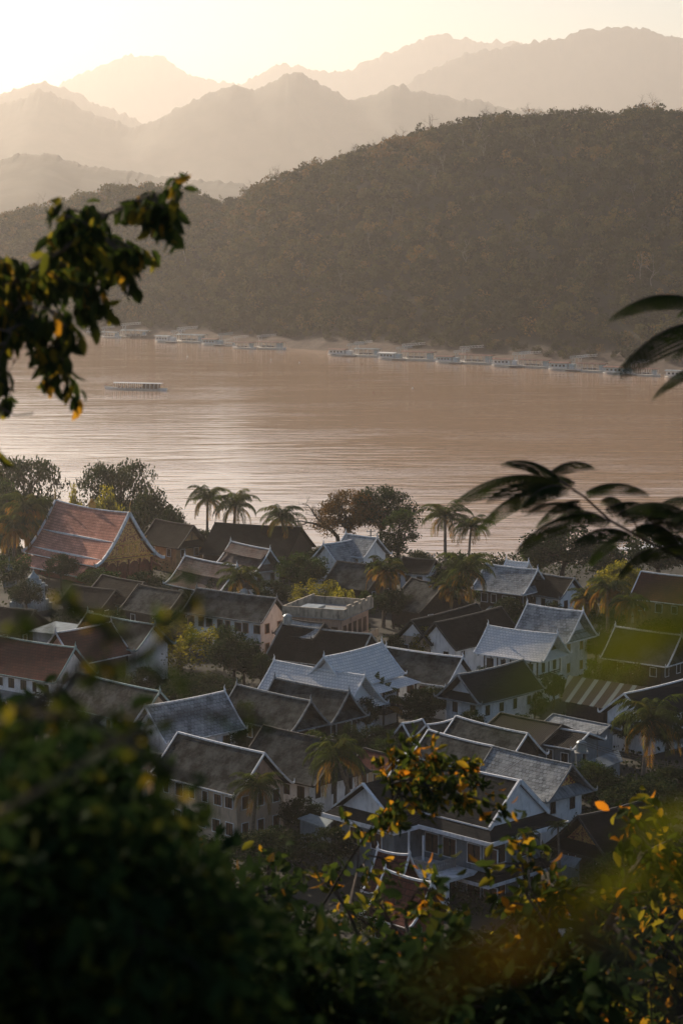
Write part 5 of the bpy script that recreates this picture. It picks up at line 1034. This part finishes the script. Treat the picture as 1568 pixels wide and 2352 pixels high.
# low ground cover between the houses
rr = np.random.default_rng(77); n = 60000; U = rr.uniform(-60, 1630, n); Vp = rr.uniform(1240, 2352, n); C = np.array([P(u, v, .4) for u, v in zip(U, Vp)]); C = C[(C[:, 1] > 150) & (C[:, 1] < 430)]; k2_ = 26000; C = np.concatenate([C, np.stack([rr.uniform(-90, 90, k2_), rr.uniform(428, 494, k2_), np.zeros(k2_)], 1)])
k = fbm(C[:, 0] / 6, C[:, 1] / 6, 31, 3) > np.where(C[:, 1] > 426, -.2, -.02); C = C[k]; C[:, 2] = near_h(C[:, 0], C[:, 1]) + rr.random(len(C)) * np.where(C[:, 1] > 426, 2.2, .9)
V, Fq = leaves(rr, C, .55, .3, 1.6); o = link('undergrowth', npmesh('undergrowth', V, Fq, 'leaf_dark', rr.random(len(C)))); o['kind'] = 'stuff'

# ------------------------------------------------------------------ near trees on the hillside below the camera
def leaf_shape(rng, C, Dr, size, wid, fold=.25, curl=.25):
    """pointed leaves: base at C, direction Dr; 6 quads-free: 2 strips of 3 quads"""
    n = len(C); Dr = Dr / np.linalg.norm(Dr, axis=1)[:, None]; r = rng.normal(size=(n, 3)); s = np.cross(Dr, r); s /= np.linalg.norm(s, axis=1)[:, None]; nn = np.cross(s, Dr)
    L = size * rng.uniform(.65, 1.25, (n, 1)); w = L * wid; st = [0, .22, .55, .85, 1]; ws = [.08, .75, 1, .55, .02]; V = []
    for t, k in zip(st, ws):
        c = C + Dr * L * t - nn * L * curl * t * t; V += [c + s * w * k * .5 + nn * w * fold * k, c, c - s * w * k * .5 + nn * w * fold * k]
    V = np.stack(V, 1).reshape(-1, 3); b = np.arange(n)[:, None] * 15; q = []
    for i in range(4):
        for j in range(2): q.append(np.concatenate([b + i*3+j, b + i*3+j+1, b + i*3+j+4, b + i*3+j+3], 1))
    return V, np.stack(q, 1).reshape(-1, 4), 8
def sprays(rng, pts_dirs, nleaf, size, wid, spread=.16, hang=.6):
    C = []; Dr = []
    for p, d in pts_dirs:
        for i in range(nleaf):
            C.append(p + d * spread * 2 * rng.uniform(-.6, 1) + rng.normal(size=3) * spread * .45); dd = d * .5 + rng.normal(size=3) * .6; dd[2] -= hang; Dr.append(dd)
    return np.array(C), np.array(Dr)
def near_tree(name, label, pixpath_list, dist, leaf, root_uv, mat='leaf_near', nleaf=16, wid=.42, br=.05, seed=1, ntw=9, twl=.55, dj=.8, root=None, tints=(0, 1), hang=.6, rootr=.16, bark='bark', group=None, gap=.0, dv=0, du=0):
    """branches drawn through real points at about `dist` metres, with twigs and leaves; the trunk runs down to the slope"""
    rng = np.random.default_rng(seed); g = G(); tips = []; starts = []; allp = []
    for path, n_tw, rad in pixpath_list:
        dd = dist + rng.uniform(-dj, dj) * .4; pts = [Q(u + du, v + dv, dd + rng.uniform(-dj, dj) * .25) for u, v in path]
        g.tube(pts, [max(.008, rad * (1 - .8 * i / (len(pts) - 1))) for i in range(len(pts))], 6); 
        if 0 < path[0][0] < 1568 and path[0][1] + dv < 2352 and allp:
            mn = min(allp, key=lambda z: np.linalg.norm(z - pts[0])); g.tube([mn, pts[0]], [rad, rad], 5)
        else: starts.append((pts[0], rad))
        allp += pts
        cum = np.linspace(0, len(pts) - 1.001, n_tw)
        for c in cum:
            i = int(c); p = pts[i] + (pts[i + 1] - pts[i]) * (c - i); d = pts[i + 1] - pts[i]; d = d / np.linalg.norm(d)
            td = d * .6 + rng.normal(size=3) * .7; td[2] -= .15; td /= np.linalg.norm(td); L_ = twl * rng.uniform(.4, 1.1)
            e_ = p + td * L_ + np.array([0, 0, -L_ * .2]); g.tube([p, (p + e_) / 2 + np.array([0, 0, .05 * L_]), e_], [.012 * leaf / .15, .009 * leaf / .15, .004], 4, False)
            for k in (.35, .6, .85, 1.0): tips.append((p + (e_ - p) * k, td))
    C, Dr = sprays(rng, tips, nleaf, leaf, wid, twl * .2, hang); V, Fq, m_ = leaf_shape(rng, C, Dr, leaf, wid)
    tn = tints[0] + (tints[1] - tints[0]) * rng.random(len(C)); T = np.repeat(tn, m_)
    rp = np.array(root if root is not None else Q(root_uv[0], root_uv[1], dist)); z0 = float(near_h(np.array([rp[0]]), np.array([rp[1]]))[0])
    top = rp + np.array([0, 0, 0.0])
    g.tube([(rp[0] + .2, rp[1] + .3, z0 - .5), (rp[0] - .1, rp[1], (z0 + rp[2]) / 2), top], [rootr * 1.5, rootr * 1.15, rootr], 8)
    for s_, r_ in starts: g.tube([top, top * .45 + s_ * .55 + np.array([0, 0, -.12]), s_], [rootr * .8, max(r_ * 1.3, .02), r_], 6)
    e = empty(name, (rp[0], rp[1], z0), 0, label, 'tree', group); o3 = np.array([rp[0], rp[1], z0])
    g.v = [tuple(np.array(p) - o3) for p in g.v]; g.obj('trunk', bark, e); link('crown', npmesh('crown', V - o3, Fq, mat, T), e); return e
# leafy branch at upper left
near_tree('broadleaf_tree', 'broad leaved branch with green and orange leaves reaching in from the upper left', [
  ([(-120, 800), (0, 690), (90, 625), (190, 560), (260, 500), (330, 462), (385, 440)], 22, .03),
  ([(-100, 760), (20, 680), (130, 590), (200, 520), (180, 490)], 9, .02),
  ([(-80, 800), (30, 690), (140, 610), (230, 580), (320, 560)], 17, .022),
  ([(120, 640), (180, 620), (230, 640), (260, 600)], 9, .015), ([(200, 560), (270, 540), (320, 590)], 9, .012), ([(60, 680), (130, 700), (180, 720), (190, 790)], 8, .012), ([(-60, 740), (30, 740), (90, 770), (150, 790), (180, 820)], 8, .014),
  ([(-80, 720), (0, 740), (60, 760), (30, 820)], 6, .012), ([(-60, 1010), (10, 940), (50, 860), (70, 820)], 1, .012), ([(-40, 900), (10, 930), (0, 970)], 2, .006), ([(-60, 640), (0, 600), (20, 570)], 3, .012), ([(-60, 600), (0, 640), (40, 610)], 3, .01),
  ([(30, 930), (70, 950), (110, 945)], 1, .006), ([(385, 440), (420, 440), (438, 458)], 2, .006)],
  19.5, .152, None, nleaf=5, wid=.46, seed=3, twl=.30, dj=1.6, root=(-5.8, 19.2, 63.0), tints=(0, .94), hang=1.4, dv=4, du=-34)
# feathery fronds at right
def feather(g_list, base, d, L, rng, T, V, Fq, size=.05):
    d = d / np.linalg.norm(d); side = np.cross(d, (0, 0, 1)); side /= np.linalg.norm(side); n = 21; pts = []; p = base.copy(); dd = d.copy()
    for i in range(n + 1):
        pts.append(p.copy()); dd = dd + np.array([0, 0, -.055]); dd /= np.linalg.norm(dd); p = p + dd * L / n
    g_list.tube(pts, [.006 * (1 - .8 * i / n) + .0012 for i in range(n + 1)], 4, False); tb = rng.uniform(.05, .7)
    if rng.random() < .12: tb = .9
    for i in range(1, n + 1):
        t = i / n; pl = L * .205 * math.sin(math.pi * (.12 + .8 * t)) ** .7
        for s in (-1, 1):
            dr = side * s * .85 + dd * .35 + np.array([0, 0, -.28]); dr /= np.linalg.norm(dr); m = 7
            tg = (pts[i] - pts[i - 1]); tg = tg / np.linalg.norm(tg)
            for k in range(m):
                q = pts[i] + dr * pl * (k + .6) / m; q[2] -= pl * .35 * ((k + .6) / m) ** 2
                for s2 in (-1, 1):
                    e_ = q + tg * s2 * size * .55 + dr * size * .15; w_ = dr * pl / m * .66; o = len(V)
                    V += [tuple(q - w_ * .5), tuple((q + e_) / 2 - w_ * .9), tuple(e_), tuple((q + e_) / 2 + w_ * .9)]; Fq.append((o, o + 1, o + 2, o + 3)); T.append(min(.99, tb + rng.uniform(-.08, .1)))
def frond_tree(label, fronds, limbs, dist, root, seed, rootr=.1):
    rng = np.random.default_rng(seed); g = G(); V = []; Fq = []; T = []
    for path, rad in limbs: pts = [Q(u, v, dist) for u, v in path]; g.tube(pts, [rad * (1 - .7 * i / (len(pts) - 1)) for i in range(len(pts))], 6)
    for (u0, v0, u1, v1) in fronds:
        dz = rng.uniform(-.5, .5); a = Q(u0, v0, dist); b = Q(u1, v1, dist + dz); L = float(np.linalg.norm(b - a)) * 1.08; d = (b - a) + np.array([0, 0, .32 * L]); feather(g, a, d, L, rng, T, V, Fq, .13 * L)
    rp = np.array(root, float); z0 = float(near_h(np.array([rp[0]]), np.array([rp[1]]))[0]); s_ = Q(*limbs[0][0][0], dist)
    g.tube([(rp[0], rp[1], z0 - .5), rp, (rp + s_) / 2 + np.array([0, 0, -.1]), s_], [rootr * 1.5, rootr, rootr * .6, limbs[0][1]], 8)
    for path, rad in limbs[1:]:
        s2 = Q(*path[0], dist); mn = min([Q(*q, dist) for q in limbs[0][0]] + [rp], key=lambda z: np.linalg.norm(z - s2))
        if np.linalg.norm(mn - s2) > .02: g.tube([mn, s2], [rad * 1.2, rad], 5)
    e = empty('feather_leaved_tree', (rp[0], rp[1], z0), 0, label, 'tree'); o3 = np.array([rp[0], rp[1], z0]); g.v = [tuple(np.array(p) - o3) for p in g.v]; g.obj('trunk', 'bark', e)
    link('crown', npmesh('crown', np.array(V) - o3, Fq, 'leaf_near', T), e)
frond_tree('dark feathery fronds on a slanting branch before the river at right', [(1290, 1110, 1058, 1082), (1285, 1120, 1130, 1100), (1280, 1120, 1090, 1168), (1240, 1090, 1185, 1050), (1262, 1085, 1352, 1040), (1285, 1100, 1180, 1030), (1300, 1120, 1200, 1125), (1320, 1110, 1240, 1080),
   (1345, 1130, 1472, 1092), (1340, 1170, 1220, 1140), (1390, 1170, 1510, 1140), (1400, 1200, 1290, 1150), (1420, 1180, 1568, 1130), (1370, 1180, 1185, 1215), (1450, 1230, 1330, 1200), (1450, 1220, 1600, 1180), (1500, 1240, 1620, 1230), (1430, 1230, 1350, 1270), (1500, 1260, 1420, 1300),
   (1480, 1200, 1560, 1110), (1530, 1210, 1620, 1120), (1380, 1150, 1440, 1140), (1330, 1150, 1230, 1180), (1560, 1250, 1480, 1170), (1540, 1190, 1440, 1170), (1600, 1220, 1490, 1130), (1600, 1260, 1480, 1250)],
  [([(1700, 1340), (1568, 1285), (1480, 1240), (1400, 1195), (1340, 1140), (1300, 1112), (1262, 1090)], .022), ([(1480, 1240), (1450, 1190), (1420, 1180)], .010), ([(1340, 1140), (1300, 1120)], .008), ([(1568, 1285), (1600, 1220)], .01)], 25, (5.4, 25.2, 60.6), 5)
frond_tree('three dark feathery fronds entering at the right edge above the moored barges', [(1600, 690, 1415, 672), (1640, 745, 1425, 778), (1660, 830, 1500, 868), (1660, 700, 1560, 690), (1700, 800, 1560, 770)], [([(1850, 900), (1720, 780), (1660, 720), (1590, 690)], .014), ([(1720, 780), (1650, 745)], .008), ([(1760, 860), (1650, 830)], .008)], 22, (5.0, 22.2, 63.5), 6)
# golden leaved branches at lower right, further down the slope
near_tree('broadleaf_tree', 'tree with clusters of golden leaves filling the bottom right corner', [
  ([(1250, 2500), (1330, 2300), (1400, 2120), (1440, 2020), (1490, 1930)], 20, .09), ([(1200, 2450), (1180, 2300), (1240, 2200), (1200, 2160), (1160, 2180)], 14, .06), ([(1300, 2400), (1420, 2280), (1520, 2240), (1600, 2200)], 15, .06), ([(1400, 2120), (1500, 2080), (1590, 2040)], 12, .04),
  ([(1350, 2420), (1480, 2370), (1580, 2330)], 12, .05), ([(1330, 2300), (1260, 2130), (1210, 2060), (1200, 1985)], 12, .04), ([(1380, 2150), (1330, 2090), (1290, 2050), (1250, 2020)], 8, .03), ([(1400, 2250), (1350, 2230), (1280, 2280), (1220, 2320)], 10, .03), ([(1480, 1960), (1540, 1930), (1590, 1990)], 8, .03), ([(1500, 2200), (1560, 2120), (1620, 2080)], 8, .03)],
  33, .21, (1420, 2600), nleaf=4, wid=.5, seed=11, twl=.85, dj=4, tints=(.35, 1.0), hang=.5, rootr=.22)
near_tree('broadleaf_tree', 'tree with golden leaf sprays low in the middle of the picture bottom', [
  ([(1010, 2450), (1000, 2250), (960, 2150), (900, 2080), (870, 2030)], 10, .06), ([(1000, 2250), (1060, 2180), (1110, 2140), (1150, 2150)], 8, .04), ([(960, 2380), (930, 2200), (900, 2200), (850, 2230)], 10, .04), ([(940, 2150), (930, 2050), (960, 1995), (1010, 2005)], 9, .04),
  ([(860, 2200), (800, 2050), (760, 1990), (700, 1950)], 8, .04), ([(800, 2050), (820, 1960), (860, 1900)], 7, .03), ([(1000, 2300), (1080, 2260), (1120, 2220)], 6, .03), ([(780, 2350), (760, 2250), (700, 2180)], 6, .03)],
  36, .19, (1010, 2650), nleaf=3, wid=.5, seed=12, twl=.7, dj=3, tints=(.3, 1.0), hang=.5, rootr=.2, dv=45)
near_tree('broadleaf_tree', 'thin tree whose golden orange leaf cluster hangs before the left gable of the villa', [
  ([(700, 2150), (800, 1980), (860, 1890), (920, 1810), (960, 1770)], 3, .02), ([(920, 1810), (970, 1775), (1030, 1770), (1095, 1800)], 13, .025), ([(900, 1850), (900, 1800), (900, 1760), (960, 1740)], 9, .02), ([(940, 1790), (1000, 1810), (1070, 1830)], 10, .02), ([(895, 1860), (930, 1850), (960, 1830)], 5, .015)],
  34, .16, (600, 2400), bark='bark_dark', nleaf=6, wid=.5, seed=13, twl=.5, dj=1.5, tints=(.35, 1.0), hang=.5, rootr=.12)
# dark masses at lower left
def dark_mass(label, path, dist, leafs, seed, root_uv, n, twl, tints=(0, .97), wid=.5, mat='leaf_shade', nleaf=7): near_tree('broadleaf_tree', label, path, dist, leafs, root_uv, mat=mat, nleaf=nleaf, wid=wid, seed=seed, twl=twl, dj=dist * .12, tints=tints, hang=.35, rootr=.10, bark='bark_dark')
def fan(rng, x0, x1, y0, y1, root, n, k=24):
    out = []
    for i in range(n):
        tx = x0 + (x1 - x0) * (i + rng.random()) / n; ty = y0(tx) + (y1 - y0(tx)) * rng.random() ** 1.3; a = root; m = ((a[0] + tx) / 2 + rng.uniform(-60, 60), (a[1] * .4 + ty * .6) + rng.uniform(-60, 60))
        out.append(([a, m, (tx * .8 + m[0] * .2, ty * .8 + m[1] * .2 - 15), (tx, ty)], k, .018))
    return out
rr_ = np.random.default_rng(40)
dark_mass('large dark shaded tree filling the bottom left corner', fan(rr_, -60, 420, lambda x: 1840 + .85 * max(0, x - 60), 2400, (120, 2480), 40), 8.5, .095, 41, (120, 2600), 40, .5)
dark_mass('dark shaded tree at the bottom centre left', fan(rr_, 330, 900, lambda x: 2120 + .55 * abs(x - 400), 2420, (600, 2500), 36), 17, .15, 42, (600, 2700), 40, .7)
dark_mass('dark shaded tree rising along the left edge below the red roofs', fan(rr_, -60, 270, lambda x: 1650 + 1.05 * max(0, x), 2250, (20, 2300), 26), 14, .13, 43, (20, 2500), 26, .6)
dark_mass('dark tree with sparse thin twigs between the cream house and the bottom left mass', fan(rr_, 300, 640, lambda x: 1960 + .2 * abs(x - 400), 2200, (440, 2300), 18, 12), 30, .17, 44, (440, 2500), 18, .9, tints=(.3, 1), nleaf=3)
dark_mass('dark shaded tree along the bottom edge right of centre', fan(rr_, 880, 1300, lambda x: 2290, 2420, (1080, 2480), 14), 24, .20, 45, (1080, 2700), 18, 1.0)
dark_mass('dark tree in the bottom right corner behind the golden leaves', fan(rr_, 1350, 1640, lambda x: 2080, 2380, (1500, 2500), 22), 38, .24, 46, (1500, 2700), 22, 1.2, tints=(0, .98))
# wisps of leaves in front of the left part of town
near_tree('broadleaf_tree', 'thin blurred dark twigs with a few orange leaves in front of the left roofs', [
  ([(-60, 1800), (60, 1650), (150, 1560), (230, 1470), (260, 1420)], 7, .012), ([(-60, 1500), (60, 1440), (130, 1400), (180, 1380)], 6, .012), ([(-60, 1700), (60, 1620), (180, 1560), (330, 1500), (420, 1440)], 9, .010), ([(60, 1650), (180, 1640), (280, 1650), (370, 1720)], 7, .010),
  ([(-60, 1900), (120, 1800), (280, 1700), (420, 1640), (560, 1640)], 8, .010), ([(230, 1470), (380, 1430), (460, 1380)], 4, .008), ([(280, 1700), (380, 1750), (440, 1800)], 5, .008)],
  5.6, .045, None, nleaf=2, wid=.45, seed=17, twl=.08, dj=.5, root=(-1.4, 5.6, 65.4), tints=(0, .9), mat='leaf_near', rootr=.03)
# long blurred leaves very close to the camera
def blades(label, paths, dist, root, wid, seed):
    rng = np.random.default_rng(seed); g = G(); V = []; Fq = []; T = []
    rp = np.array(root, float); z0 = float(near_h(np.array([rp[0]]), np.array([rp[1]]))[0])
    for (u0, v0, u1, v1, tb) in paths:
        a = Q(u0, v0, dist); b = Q(u1, v1, dist * rng.uniform(.9, 1.1)); n = 10; dr = (b - a); side = np.cross(dr, (0, .9, .45)); side /= np.linalg.norm(side); g.tube([rp, (rp + a) / 2, a], [.012, .007, .004], 5)
        for k in range(n + 1):
            t = k / n; c = a + dr * t + np.array([0, 0, .16 * np.linalg.norm(dr) * t * (1 - t)]); w_ = wid * math.sin(math.pi * min(1, .06 + t * .92)) ** .7 / 2; V += [tuple(c + side * w_ + np.array([0, .012, .006])), tuple(c), tuple(c - side * w_ + np.array([0, .012, .006]))]
        o = len(V) - 3 * (n + 1)
        for k in range(n):
            for j in range(2): Fq.append((o + 3*k + j, o + 3*k + j + 1, o + 3*k + j + 4, o + 3*k + j + 3)); T.append(tb)
    g.tube([(rp[0], rp[1] + .1, z0 - .3), rp], [.02, .014], 6); e = empty('shrub', (rp[0], rp[1], z0), 0, label, 'shrub'); o3 = np.array([rp[0], rp[1], z0]); g.v = [tuple(np.array(p) - o3) for p in g.v]
    g.obj('stem', 'bark', e); link('crown', npmesh('crown', np.array(V) - o3, Fq, 'leaf_blade', T), e)
blades('shrub with long blurred green and brown leaves very close at the right edge', [(1720, 1380, 1120, 1680, .1), (1760, 2000, 1260, 2120, .6), (1700, 1440, 1380, 1560, .6), (1400, 2130, 940, 2330, 1.0)], 1.15, (.30, 1.2, 69.4), .0115, 8)
blades('shrub with a few bright yellow blurred leaf tips close at the right edge', [(1640, 1475, 1385, 1560, .55), (1480, 2010, 1290, 2105, .6), (1640, 1880, 1420, 1960, .4)], 1.8, (.46, 1.85, 69.1), .017, 9)

# ------------------------------------------------------------------ haze
m = D.materials.new('haze_air'); m.use_nodes = True; n_ = m.node_tree.nodes; n_.clear()
out = n_.new('ShaderNodeOutputMaterial'); pv = n_.new('ShaderNodeVolumePrincipled')
pv.inputs['Color'].default_value = (*HAZE['color'], 1); pv.inputs['Density'].default_value = HAZE['density']; pv.inputs['Anisotropy'].default_value = HAZE['g']
m.node_tree.links.new(pv.outputs[0], out.inputs['Volume']); m.cycles.homogeneous_volume = True; MATS['haze_air'] = m
g = G(); g.box(-6500, -400, -20, 6500, 17000, 980); o = g.obj('haze', 'haze_air'); o['kind'] = 'stuff'
